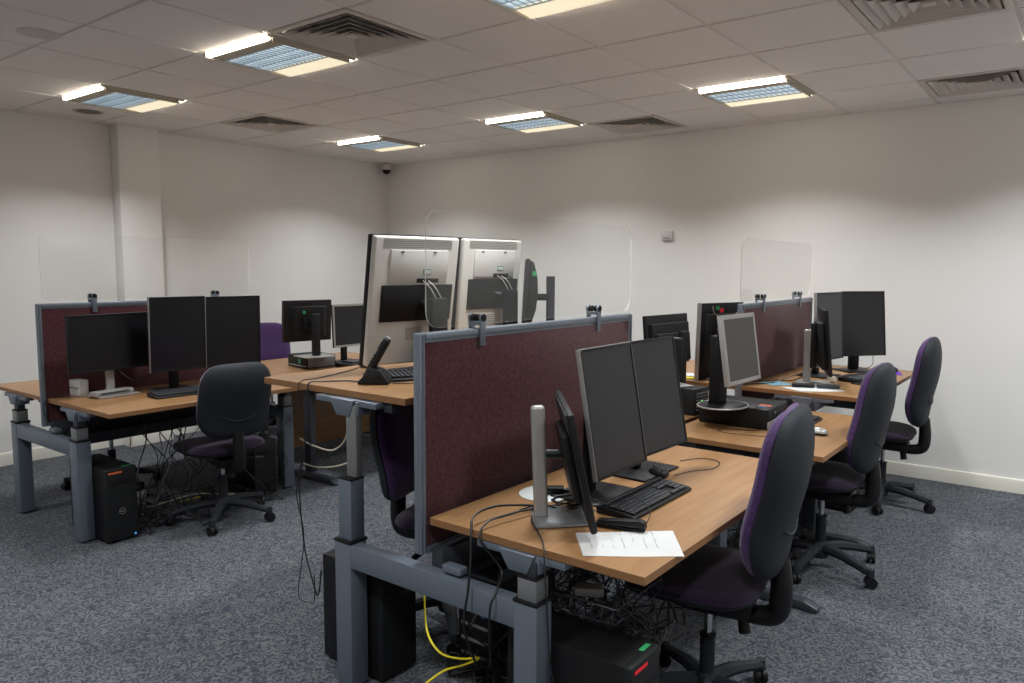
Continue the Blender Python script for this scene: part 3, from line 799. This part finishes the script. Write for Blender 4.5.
g = G(); g.box((-.042, 0, 0), (.003, .40, .32), mtx=mm); g.build('screen', M_screen, t, smooth=False)
G().box((.006, -.152, .10), (.02, .002, .022), mtx=mm).build('sticker', M_green, t)

# left row, middle desk: monitor backs
monitor('black square monitor with green sticker on the small flat computer', (-4.947, 3.786, 1.110), 81, -4, .415, .325, .73, backview=True, back='bulge', stand='plate', base_mat=M_silver, col_mat=M_black, base_off=.12, base_wh=(.26, .22), foot_z=.832, thick=.03, cols=(.06, .04), sticker=[(.06, .075, .025, .025, M_green), (-.01, -.07, .03, .012, M_orange)])
monitor('silver-framed black monitor beside the square black one, left row', (-4.98, 4.25, 1.045), 93, 2, .39, .355, .73, housing=M_black, bezel_mat=M_silver, bez=.016, stand='plate', base_off=.09, base_wh=(.24, .2), foot_z=.731)
# right row, behind: dark-backed monitors
monitor('tall dark-backed monitor with silver edge and red and green sticker', (-1.93, 4.76, 1.062), 72, -1.4, .405, .505, .82, backview=True, housing=M_black, edge=M_silver, sidebar=True, back='bulge', stand='plate', base_off=.10, base_mat=M_silver, col_mat=M_black, base_wh=(.26, .2), foot_z=.821, thick=.03, sticker=None)
t = [o for o in D.objects if o.get('label', '').startswith('tall dark-backed monitor')][0]
mb = Matrix.Translation((0, .002, 1.062-.821))
g = G(); g.tube([(.13*math.cos(a), .0345, .232-.075*abs(math.sin(a))**.8) for a in [PI*k/10 for k in range(11)]], .004, 6, 3, mtx=mb); g.build('handle_arc', M_silver, t)
G().box((.085, .034, .222), (.03, .003, .022), mtx=mb).build('sticker', M_green, t)
G().box((.045, .034, .205), (.035, .003, .024), mtx=mb).build('sticker', M_red, t)
monitor('wide dark monitor seen from behind with ribbed back', (-2.02, 4.17, 1.11), 83.5, 5, .45, .30, .725, backview=True, back='ribs', stand='plate', base_off=.10, base_wh=(.24, .2), foot_z=.726, thick=.02)

# ------------------------------------------------------------------ keyboards, mice, small items
def keyboard(label, x, y, z, rotz, w=.44, d=.145, key=M_key):
    t = thing('keyboard', label, 'keyboard', (x, y, z), rotz, 'keyboards')
    G().prism([(-d/2, .002), (d/2, .002), (d/2, .024), (d/2-.012, .026), (-d/2+.01, .014), (-d/2, .010)], -w/2, w/2, 'x', .002).build('body', M_black, t)
    sl = math.atan2(.012, d-.02)
    def keys(cx0, nx, ny, y0, sx=.0188, sy=.0188):
        g = G()
        for r in range(ny):
            for c in range(nx):
                yy = y0+r*sy; zz = .017+(yy+d/2-.01)*math.tan(sl)
                g.box((cx0+(c+.5)*sx, yy, zz+.003), (sx*.84, sy*.84, .006), .0015, rot=(sl, 0, 0), seg=1)
        return g
    keys(-w/2+.010, 15, 5, -d/2+.018).build('main_keys', key, t)
    keys(-w/2+.010, 22, 1, -d/2+.121, .0190, .015).build('function_keys', key, t)
    keys(-w/2+.303, 3, 2, -d/2+.018+.0188*3).build('navigation_keys', key, t)
    keys(-w/2+.303, 3, 1, -d/2+.018).build('arrow_keys', key, t)
    keys(w/2-.010-.0188*3-.009, 3, 5, -d/2+.018).build('number_keys', key, t)
    return t
def mouse(label, x, y, z, rotz, m=M_black, under=None):
    t = thing('mouse', label, 'mouse', (x, y, z), rotz, 'computer mice')
    def f(a, b, c): return (a, b, .010+c*(1+.25*(-a/.055))) 
    g = G(); g.pad(.105, .060, .026, .008, f, 28, 7, 2.4, fall=2.0); g.build('body', m, t)
    G().cyl((.028, -.004, .030), (.028, .004, .030), .007, n=14).build('wheel', M_dgrey, t)
    if under: G().pad(.106, .062, .004, .009, f, 28, 5, 2.4).build('lower_shell', under, t)
    return t
# local x = length axis; keyboards run along world y
keyboard('black keyboard on the foreground desk', -1.215, 2.365, .720, PI/2+.0)
keyboard('black keyboard on the left bench desk', -4.335, 2.43, .765, PI/2-.08, .45, .14)
keyboard('black keyboard on the far right desk', -1.16, 5.30, .821, PI/2-.25)
keyboard('black keyboard on the raised desktop beside the phone', -2.17, 2.20, 1.088, PI/2-.50, .42, .14)
keyboard('black keyboard mostly hidden behind the nearest chair, middle desk', -1.20, 4.02, .725, PI/2, .42, .14)
mouse('black mouse behind the keyboard on the foreground desk', -1.33, 2.69, .721, 2.6)
mouse('silver-topped mouse on the middle desk of the right row', -1.05, 3.84, .7255, 3.0, M_silver, M_black)
mouse('black mouse on the raised desktop', -2.60, 2.30, 1.0885, 2.6)
mouse('black mouse on the purple mat at the far right', -1.10, 5.78, .825, 2.4)
mouse('black mouse by the papers on the left bench desk', -4.50, 2.93, .7655, 2.4)
o = G().box((0, 0, .0015), (.20, .18, .003), .001).build('mouse_mat', M_purplepad, loc=(-1.13, 5.72, .8205), rotz=.3)
tag(o, 'purple mouse mat on the far right desk', 'mouse mat')

# telephone handset in its cradle
t = thing('cordless_phone', 'black cordless phone leaning in its cradle on the raised desktop', 'phone', (-2.20, 1.995, 1.088), math.radians(33), None)
G().prism([(-.062, .001), (.062, .001), (.055, .018), (.030, .055), (-.012, .070), (-.040, .030), (-.060, .012)], -.040, .040, 'y', .006).build('cradle', M_black, t)
mm = Matrix.Translation((.012, 0, .105)) @ Matrix.Rotation(math.radians(30), 4, 'Y')
g = G(); g.box((0, 0, 0), (.026, .048, .165), .011, seg=4, mtx=mm); g.build('handset', M_blackm, t)
g = G()
for r in range(4):
    for c in range(3): g.box((-.0145, -.014+c*.014, .0-r*.014), (.003, .009, .008), .001, mtx=mm)
g.build('buttons', M_dgrey, t)
G().box((-.0140, 0, .045), (.002, .03, .03), mtx=mm).build('display', M_screen2, t)
G().box((.0, 0, .084), (.018, .022, .006), .002, mtx=mm).build('earpiece', M_silver, t)

# foreground desk items
def sheet(label, pts, z, m=M_paper, cat='paper', name='paper_sheet', lines=0, curl=None):
    cx = sum(p[0] for p in pts)/4; cy = sum(p[1] for p in pts)/4
    t = bmesh.new(); N = 10; V = []
    P = [Vector((p[0]-cx, p[1]-cy)) for p in pts]
    for i in range(N+1):
        for j in range(N+1):
            u, v = i/N, j/N
            q = P[0]*(1-u)*(1-v)+P[1]*u*(1-v)+P[2]*u*v+P[3]*(1-u)*v
            zz = .0006+.0015*math.sin(u*5)*math.sin(v*3)**2
            if curl: zz += curl*max(0, u-.7)**2*6
            V.append(t.verts.new((q.x, q.y, zz)))
    for i in range(N):
        for j in range(N):
            a = i*(N+1)+j; t.faces.new((V[a], V[a+1], V[a+N+2], V[a+N+1]))
    r = bmesh.ops.extrude_face_region(t, geom=t.faces[:])
    for v in [x for x in r['geom'] if isinstance(x, bmesh.types.BMVert)]: v.co.z += .0006
    bmesh.ops.recalc_face_normals(t, faces=t.faces[:])
    g = G(); g._add(t); o = g.build(name, m, loc=(cx, cy, z))
    tag(o, label, cat)
    if lines:
        g = G()
        rnd = random.Random(3)
        for k in range(lines):
            v = .12+.76*k/lines
            for u0 in (.12, .38, .62):
                if rnd.random() < .35: continue
                a = P[0]*(1-u0)*(1-v)+P[1]*u0*(1-v)+P[2]*u0*v+P[3]*(1-u0)*v
                g.box((a.x, a.y, .0035), (.018+.02*rnd.random(), .0016, .0003), rot=(0, 0, math.atan2((P[1]-P[0]).y, (P[1]-P[0]).x)))
        g.build('printed_lines', mat('faint_ink', (.35, .36, .36), .8), o, smooth=False)
    return o
sheet('white paper sheet overhanging the corner of the foreground desk', [(-1.235, 1.935), (-1.115, 1.79), (-.885, 1.965), (-1.005, 2.14)], .7205, lines=7)
t = thing('stapler', 'black stapler lying on the white paper, foreground desk', 'stapler', (-1.145, 2.055, .7225), math.radians(13)); t.scale = (.95, .85, .75)
G().box((0, 0, .006), (.17, .034, .010), .004).build('base', M_black, t)
g = G(); g.box((.005, 0, .018), (.155, .026, .010), .003, rot=(0, -.05, 0)); g.build('magazine', M_dgrey, t)
g = G(); g.prism([(-.082, .020), (-.070, .030), (.02, .042), (.070, .048), (.086, .040), (.088, .012), (.074, .012), (.07, .022)], -.018, .018, 'y', .004); g.build('arm', M_black, t)
o = G().lathe([(.001, .0005), (.098, .0005), (.100, .002), (.098, .0035), (.001, .0035)], 48).build('coaster', mat('pale_grey_disc', (.55, .58, .56), .5), loc=(-1.54, 2.215, .7205))
tag(o, 'pale round disc mat behind the silver monitor stand', 'mat')
t = thing('power_adapter', 'small black adapter lying on the pale round disc', 'adapter', (-1.515, 2.225, .7245), .6)
G().box((0, 0, .013), (.075, .04, .026), .005).build('body', M_black, t); G().cyl((.035, 0, .013), (.055, 0, .013), .006, n=10).build('strain_relief', M_rubber, t)
t = thing('plug', 'small white plastic plug standing behind the edge-on monitor', 'plug', (-1.36, 2.16, .721), .3)
G().box((0, 0, .035), (.022, .03, .07), .008).build('body', M_white, t); G().cyl((0, 0, .07), (0, 0, .085), .005, n=10).build('neck', M_rubber, t)

# left bench items
t = thing('small_box', 'small white box standing beside the silver monitor base, left bench', 'box', (-4.79, 1.985, .7655), .2)
G().box((0, 0, .048), (.11, .06, .095), .004).build('carton', M_white, t); G().box((.0, -.0303, .05), (.108, .002, .004)).build('seam', M_dgrey, t)
t = thing('docking_station', 'flat pale docking unit on the base of the leftmost monitor', 'dock', (-4.615, 2.10, .776), math.radians(98))
G().box((0, 0, .014), (.24, .07, .026), .005).build('body', M_silver, t); G().box((0, -.036, .014), (.18, .002, .010)).build('port_strip', M_dgrey, t)
sheet('blue printed leaflet beside the leftmost monitor, left bench', [(-4.70, 2.35), (-4.61, 2.35), (-4.60, 2.52), (-4.70, 2.52)], .7655, M_blue, 'leaflet', 'leaflet')
sheet('pale leaflet by the base of the twin tall monitors, left bench', [(-4.60, 2.48), (-4.50, 2.48), (-4.49, 2.75), (-4.60, 2.75)], .7655, mat('pale_blue_print', (.25, .48, .60), .6), 'leaflet', 'leaflet')
t = thing('small_box', 'small orange box behind the twin tall monitors, left bench', 'box', (-4.60, 2.98, .7655), .2)
G().box((0, 0, .02), (.09, .12, .04), .003).build('carton', M_orange, t); G().box((0, 0, .0405), (.09, .03, .001)).build('tape', M_white, t)

# far right desk items
sheet('white paper sheet at the front of the far right desk', [(-1.49, 4.62), (-1.34, 4.53), (-1.13, 4.70), (-1.28, 4.80)], .8205)
t = thing('hinged_case', 'dark hinged case lying on the paper, far right desk', 'case', (-1.31, 4.715, .823), math.radians(20))
G().box((-.07, 0, .012), (.13, .05, .022), .008).build('lid', M_blackm, t); G().box((.07, 0, .012), (.13, .05, .022), .008).build('tray', M_dgrey, t)
sheet('blue and white leaflet beside the white monitor stand, far right desk', [(-1.66, 4.72), (-1.54, 4.66), (-1.45, 4.78), (-1.58, 4.84)], .8205, mat('leaflet_teal', (.15, .35, .45), .6), 'leaflet', 'leaflet')
o = G().box((0, 0, .003), (.26, .17, .005), .002).build('graphics_tablet', M_blackm, loc=(-1.06, 5.12, .8205), rotz=1.2)
tag(o, 'flat black pad in front of the keyboard, far right desk', 'pad')
t = thing('plug', 'small pale plug block beneath the far monitors, far right desk', 'plug', (-1.30, 5.02, .8205), .3)
G().box((0, 0, .02), (.05, .04, .038), .005).build('body', mat('cream_plastic', (.62, .56, .48), .5), t); G().cyl((0, 0, .038), (0, 0, .06), .005, n=8).build('cord_stub', M_rubber, t)

# middle desk items
t = thing('desktop_computer', 'flat black computer under the silver-framed monitor, middle desk', 'computer', (-1.46, 3.93, .7255), math.radians(2))
G().box((0, 0, .054), (.36, .33, .100), .004).build('case', M_black, t)
g = G(); g.box((.181, 0, .022), (.006, .32, .034), .001); g.build('front_strip', M_silver, t)
G().box((.1815, 0, .074), (.006, .32, .055), .001).build('front_panel', M_blackm, t)
G().cyl((.184, -.05, .075), (.187, -.05, .075), .007, n=14).build('power_button', M_silver, t)
G().box((.13, -.04, .1045), (.06, .035, .001)).build('sticker', M_orange, t)
G().box((.13, -.09, .1045), (.04, .025, .001)).build('sticker', M_blue, t)
for s in ((-.15, -.13), (.15, -.13), (-.15, .13), (.15, .13)): G().cyl((*s, 0), (*s, .006), .012, n=12).build('foot', M_rubber, t)
t = thing('plug', 'white plug with red tip on the middle desk beside the black computer', 'plug', (-1.225, 3.80, .7255), .12)
G().box((.02, 0, .008), (.07, .018, .014), .003).build('body', M_white, t); G().box((-.024, 0, .008), (.016, .016, .012), .003).build('tip', M_red, t)
t = thing('small_computer', 'small black computer with a green light behind the foreground monitors', 'computer', (-1.86, 3.98, .7255), math.radians(85))
G().box((0, 0, .075), (.16, .30, .145), .004).build('case', M_blackm, t)
g = G()
for k in range(6): g.box((.0, -.151, .03+k*.018), (.12, .002, .006))
for k in range(4): g.box((-.05+k*.034, -.1515, .12), (.02, .003, .012))
g.build('port_panel', M_sleeve, t)
G().cyl((.0, -.151, .07), (.0, -.155, .07), .010, n=14).build('indicator', M_glow_g, t)
t = thing('monitor', 'black monitor turned edge-on on a silver foot behind the foreground monitors', 'monitor', (-1.88, 3.92, .873), math.radians(60), 'computer monitors')
G().box((0, 0, .006), (.20, .17, .010), .004).build('base', M_silver, t)
g = G(); g.box((0, 0, .12), (.075, .05, .22), .010); g.build('stand_column', M_black, t)
g = G(); g.box((.0, -.03, .16), (.09, .05, .24), .014, seg=3); g.build('housing', M_black, t)
g = G(); g.box((0, .035, .15), (.07, .012, .20), .003); g.build('screen', M_screen, t)
# papers and bits on the desk behind
for (lab, x, y, rz, m_, w_, d_, h_) in (('yellow notepad among papers behind the middle desk', -2.06, 4.62, .5, M_yellow, .10, .07, .008),
        ('stack of white papers behind the middle desk', -2.16, 4.68, .2, M_paper, .21, .15, .015), ('orange and white leaflet behind the silver-framed monitor', -1.83, 4.60, .4, M_orange, .10, .06, .004),
        ('blue leaflet behind the silver-framed monitor', -1.80, 4.72, .1, M_blue, .10, .06, .004)):
    o = G().box((0, 0, h_/2), (w_, d_, h_), .001).build('paper_stack' if m_ is M_paper else 'notepad', m_, loc=(x, y, .8205), rotz=rz)
    tag(o, lab, 'paper')
t = thing('desktop_computer', 'small flat computer with green sticker under the square black monitor, left row', 'computer', (-5.02, 3.87, .7305), math.radians(-8))
G().box((0, 0, .052), (.30, .26, .096), .004).build('case', M_blackm, t)
G().box((.151, 0, .052), (.004, .24, .08), .001).build('port_panel', M_sleeve, t)
G().box((.04, -.1312, .055), (.03, .002, .035)).build('sticker', M_green, t)
G().box((0, -.131, .02), (.28, .002, .006)).build('seam', M_silver, t)
t = thing('desk_unit', 'low black unit beside the silver-framed monitor, left row', 'box', (-4.72, 4.06, .7305), .1)
G().box((0, 0, .02), (.20, .24, .036), .006).build('body', M_blackm, t); G().box((.0, -.03, .045), (.12, .10, .02), .004).build('tray', M_dgrey, t)

# ------------------------------------------------------------------ towers and clutter on the floor
def tower(label, x, y, rz, L=.44, W=.175, H=.42, emblem=False, led=True, red=None):
    """front panel looks to local +x"""
    t = thing('computer_tower', label, 'computer', (x, y, 0), rz, 'black computer towers')
    G().box((-.008, 0, H/2+.006), (L-.02, W, H-.012), .006).build('case', M_black, t)
    f = G(); f.box((L/2-.012, 0, H/2+.006), (.030, W+.002, H-.008), .010, seg=3); f = f.build('front_panel', M_blackm, t)
    G().box((L/2+.0035, 0, H-.075), (.003, W*.78, .035), .001).build('drive_door', M_black, f)
    if led:
        G().box((L/2+.0035, -W*.18, H-.022), (.003, W*.42, .010)).build('label_strip', M_red if red is None else red, f)
        G().box((L/2-.02, W*.25, H+.0012), (.028, W*.28, .001)).build('sticker', M_green, t)
    if emblem:
        g = G(); g.tube([(L/2+.0045, .017*math.cos(a), H*.42+.017*math.sin(a)) for a in [k*PI/12 for k in range(25)]], .0012, 5, 2); g.build('emblem_ring', M_silver, f)
        text_mesh('DELL', .012, M_silver, f, (L/2+.0045, 0, H*.42), (PI/2, 0, PI/2), 'emblem_lettering')
        G().cyl((L/2+.003, W*.38, .03), (L/2+.006, W*.38, .03), .006, n=12).build('power_light', M_glow_b, f)
    for (sx, sy) in ((-1, -1), (1, -1), (-1, 1), (1, 1)): G().cyl((sx*L*.38, sy*W*.36, 0), (sx*L*.38, sy*W*.36, .012), .012, n=12).build('foot', M_rubber, t)
    return t
tower('black computer tower with round emblem beside the left bench post', -4.46, 1.955, 0, emblem=True, red=M_orange)
tower('black computer tower under the right end of the foreground desk, red strip', -1.19, 1.905, 0, .44, .18, .42)
tower('large black computer tower side-on behind the foreground left post', -2.17, 1.92, 0, .335, .18, .425, led=False)
tower('black computer tower standing under the left bench desktop, farther back', -4.55, 2.95, 0, .42, .17, .38, led=False)
tower('black computer tower beneath the far right desk', -1.35, 5.10, 0, .42, .17, .38, led=False)
t = tower('black computer tower turned with its rear ports to the camera, under the foreground crossbar', -1.80, 2.33, PI/2, .42, .17, .40, led=False)
g = G()
for k in range(5): g.box((-.2125, .0, .06+k*.06), (.003, .13, .012))
g.build('rear_panel', M_sleeve, t)
G().box((-.218, -.05, .25), (.014, .016, .045), .002).build('blue_connector', M_blue, t)
G().box((-.2150, .04, .30), (.008, .02, .02), .002).build('sticker', M_white, t)
# wire basket with bits, under the foreground desktop
t = thing('wire_basket', 'dark wire tray holding adapters under the foreground desktop', 'tray', (-1.20, 2.01, .50), 0); t.scale = (.85, .72, 1)
g = G()
for k in range(9): g.tube([(-.17+.0425*k, -.20, .05), (-.17+.0425*k, -.19, 0), (-.17+.0425*k, .19, 0), (-.17+.0425*k, .20, .05)], .0015, 5, 2)
for k in range(9): g.tube([(-.18, -.19+.0475*k, .05), (-.17, -.19+.0475*k, 0), (.17, -.19+.0475*k, 0), (.18, -.19+.0475*k, .05)], .0015, 5, 2)
for s in (-1, 1): g.tube([(-.18, s*.20, .05), (.18, s*.20, .05)], .0025, 6, 1); g.tube([(s*.18, -.20, .05), (s*.18, .20, .05)], .0025, 6, 1)
g.build('mesh', M_dgrey, t)
for s in (-1, 1): G().tube([(s*.18, .20, .05), (s*.18, .20, .195)], .003, 6, 1).build('hanger', M_dgrey, t); G().tube([(s*.18, -.20, .05), (s*.18, -.20, .195)], .003, 6, 1).build('hanger', M_dgrey, t)
t = thing('power_adapter', 'pale adapter block in the wire tray under the foreground desktop', 'adapter', (-1.22, 2.0, .5045), .5)
G().box((0, 0, .015), (.09, .05, .028), .005).build('body', M_silver, t); G().cyl((.045, 0, .015), (.065, 0, .015), .005, n=8).build('strain_relief', M_rubber, t)
t = thing('multi_socket', 'white extension socket low under the foreground desktop', 'socket', (-1.55, 2.30, .001), .7)
G().box((0, 0, .022), (.30, .06, .042), .006).build('body', M_white, t)
for k in range(3): G().box((-.09+.09*k, 0, .055), (.045, .04, .03), .006).build('plug', M_black, t)
t = thing('multi_socket', 'white extension socket on the carpet behind the left bench post', 'socket', (-5.02, 2.32, .001), 1.2)
G().box((0, 0, .022), (.28, .06, .042), .006).build('body', M_white, t)
for k in range(3): G().box((-.09+.09*k, 0, .055), (.045, .04, .03), .006).build('plug', M_black, t)

# ------------------------------------------------------------------ cables
def cable(label, pts, r=.003, m=M_rubber, name='cable', n=6):
    o = G(); base = Vector(pts[0]); o.tube([Vector(p)-base for p in pts], r, n, 8)
    o = o.build(name, m, loc=base); tag(o, label, 'cable'); return o
z = .7235
cable('thick black cable looping over the front edge of the foreground desk, left one', [(-1.40, 2.24, z), (-1.44, 2.10, z), (-1.48, 2.0, .745), (-1.53, 1.90, .755), (-1.53, 1.80, .750), (-1.505, 1.755, .715), (-1.49, 1.735, .63), (-1.49, 1.722, .54), (-1.50, 1.715, .42), (-1.52, 1.80, .25)], .0040)
cable('black cable looping over the front edge of the foreground desk, right one', [(-1.36, 2.22, z), (-1.42, 2.08, z), (-1.45, 1.98, .74), (-1.47, 1.88, .742), (-1.48, 1.80, .738), (-1.465, 1.752, .70), (-1.42, 1.80, .60), (-1.395, 1.745, .558), (-1.40, 1.718, .50), (-1.43, 1.76, .30)], .0038)
cable('thin black cable hanging past the post below the silver monitor stand', [(-1.45, 2.02, z), (-1.40, 1.93, .73), (-1.30, 1.83, .735), (-1.235, 1.765, .728), (-1.215, 1.742, .68), (-1.20, 1.735, .56), (-1.19, 1.75, .35), (-1.12, 1.78, .05)], .0025)
cable('black cable tangle knotted behind the silver stand', [(-1.50, 2.0, z), (-1.44, 2.04, .745), (-1.40, 2.10, z), (-1.46, 2.15, .74), (-1.38, 2.20, .75), (-1.33, 2.24, z), (-1.42, 2.28, .73), (-1.45, 2.12, .74), (-1.36, 2.12, .74), (-1.30, 2.20, .73)], .0032)
cable('thin cable looping right of the twin tall foreground monitors', [(-1.36, 2.95, z), (-1.30, 3.05, z), (-1.22, 3.03, z), (-1.20, 2.92, z), (-1.25, 2.83, z), (-1.28, 2.73, z)], .0018)
cable('thin cable arching over the foreground keyboard to the stapler', [(-1.30, 2.12, z), (-1.24, 2.20, .752), (-1.16, 2.22, .765), (-1.10, 2.17, .755), (-1.09, 2.12, .7245), (-1.10, 2.10, .774)][:5], .0018)
cable('black cable running from the phone over the edge of the raised desktop', [(-2.24, 1.97, 1.092), (-2.31, 1.95, 1.093), (-2.37, 1.88, 1.093), (-2.385, 1.825, 1.093), (-2.38, 1.812, 1.05), (-2.38, 1.81, .93), (-2.44, 1.81, .70), (-2.42, 1.81, .45), (-2.36, 1.80, .32), (-2.34, 1.81, .26), (-2.33, 1.82, .36)], .0030)
cable('thin black cable beside it hanging from the raised desktop to a floor loop', [(-2.58, 2.24, 1.092), (-2.52, 2.10, 1.092), (-2.46, 1.92, 1.093), (-2.44, 1.828, 1.093), (-2.435, 1.811, 1.05), (-2.40, 1.81, .85), (-2.46, 1.81, .65), (-2.42, 1.81, .48), (-2.45, 1.80, .24), (-2.38, 1.80, .225), (-2.35, 1.80, .24), (-2.36, 1.81, .34)], .0022)
cable('yellow network cable under the foreground crossbar', [(-1.90, 1.95, .34), (-1.80, 1.86, .26), (-1.72, 1.84, .215), (-1.66, 1.88, .195), (-1.62, 1.93, .19), (-1.66, 1.90, .165), (-1.72, 1.86, .14), (-1.76, 1.8, .10)], .0038, M_yellow, 'network_cable')
cable('cream cable loop hanging in front of the wooden panel, left row', [(-4.22, 3.55, .70), (-4.25, 3.58, .35), (-4.30, 3.50, .22), (-4.40, 3.40, .25), (-4.50, 3.35, .30)], .006, M_cwcable)
cable('cream cable lying low beyond the raised desk column', [(-4.10, 3.55, .20), (-4.22, 3.50, .12), (-4.36, 3.40, .10), (-4.5, 3.36, .12)], .006, M_cwcable)
cable('thin cable looping in front of the flat black computer, middle desk', [(-1.26, 3.80, .729), (-1.34, 3.71, .729), (-1.43, 3.68, .729), (-1.47, 3.62, .729), (-1.40, 3.58, .729), (-1.22, 3.62, .729), (-1.10, 3.66, .729)], .0018)
cable('black cable along the foot of the far right partition', [(-1.40, 4.92, .90), (-1.50, 4.80, .86), (-1.58, 4.74, .826), (-1.66, 4.60, .826), (-1.68, 4.53, .826)], .0035)
cable('black cable beside it on the far right desk', [(-1.33, 4.95, .95), (-1.42, 4.86, .87), (-1.50, 4.88, .83), (-1.60, 4.86, .826), (-1.66, 4.72, .826)], .0035)
cable('thin cable below the far right monitors', [(-1.22, 5.72, .96), (-1.20, 5.66, .88), (-1.24, 5.52, .85), (-1.30, 5.45, .826), (-1.34, 5.2, .826)], .0022)
cable('black cable loop hanging behind the left bench front post', [(-4.72, 1.90, .60), (-4.80, 1.90, .50), (-4.88, 2.05, .30), (-4.92, 2.15, .10), (-4.90, 2.2, .02)], .006)
cable('thin black cable loop on the carpet behind the left bench post', [(-4.52, 1.92, .30), (-4.62, 1.95, .22), (-4.72, 2.0, .10), (-4.66, 1.98, .03), (-4.52, 1.94, .02)], .004)
cable('thin cable drooping below the leftmost monitor', [(-4.66, 2.13, .95), (-4.60, 2.2, .86), (-4.62, 2.28, .845), (-4.66, 2.38, .87), (-4.68, 2.42, .93)], .0025)
cable('black cable from the phone cradle towards the keyboard, raised desktop', [(-2.13, 2.02, 1.093), (-2.06, 2.08, 1.093), (-1.98, 2.2, 1.093)], .0025)
cable('thin cable across the partition foot of the left bench', [(-4.74, 1.92, .769), (-4.79, 1.86, .769), (-4.795, 1.815, .765), (-4.79, 1.79, .70), (-4.77, 1.83, .60)], .0025)

def tangle(label, x0, x1, y0, y1, z0, z1, n, seed, floor_frac=.5, r=.0035):
    rnd = random.Random(seed); g = G(); cx, cy = (x0+x1)/2, (y0+y1)/2
    for k in range(n):
        pts = []
        px, py = rnd.uniform(x0, x1)-cx, rnd.uniform(y0, y1)-cy
        if rnd.random() < floor_frac:
            for q in range(7):
                px = min(max(px+rnd.uniform(-.16, .16), x0-cx), x1-cx); py = min(max(py+rnd.uniform(-.16, .16), y0-cy), y1-cy)
                pts.append((px, py, .006+rnd.random()**2*.10))
        else:
            zz = z1
            for q in range(6):
                pts.append((px, py, zz)); zz = max(z0+.008, zz-(z1-z0)/4.6*rnd.uniform(.6, 1.2))
                px = min(max(px+rnd.uniform(-.10, .10), x0-cx), x1-cx); py = min(max(py+rnd.uniform(-.12, .12), y0-cy), y1-cy)
        g.tube(pts, r*rnd.uniform(.7, 1.25), 5, 5)
    o = g.build('cable_tangle', M_rubber, loc=(cx, cy, 0)); tag(o, label, 'cables', kind='stuff')
    return o
tangle('dense tangle of black cables under the foreground desk', -1.84, -1.30, 2.02, 2.9, 0, .50, 120, 4, .4)
tangle('tangle of black cables under the left bench desk', -4.72, -4.12, 2.1, 3.1, 0, .62, 46, 5)
tangle('black cables along the floor beneath the middle and far right desks', -1.8, -1.2, 3.5, 4.7, 0, .5, 26, 6)
for k, (m_, lab, pts) in enumerate(((M_yellow, 'dull yellow cable on the carpet under the left bench', [(-4.62, 2.5, .02), (-4.50, 2.62, .05), (-4.40, 2.58, .02), (-4.28, 2.75, .03)]),
        (M_cwcable, 'pale grey cable on the carpet under the left bench', [(-4.60, 2.3, .04), (-4.45, 2.5, .10), (-4.35, 2.62, .09), (-4.22, 2.85, .06)]))):
    cable(lab, pts, .004, m_)
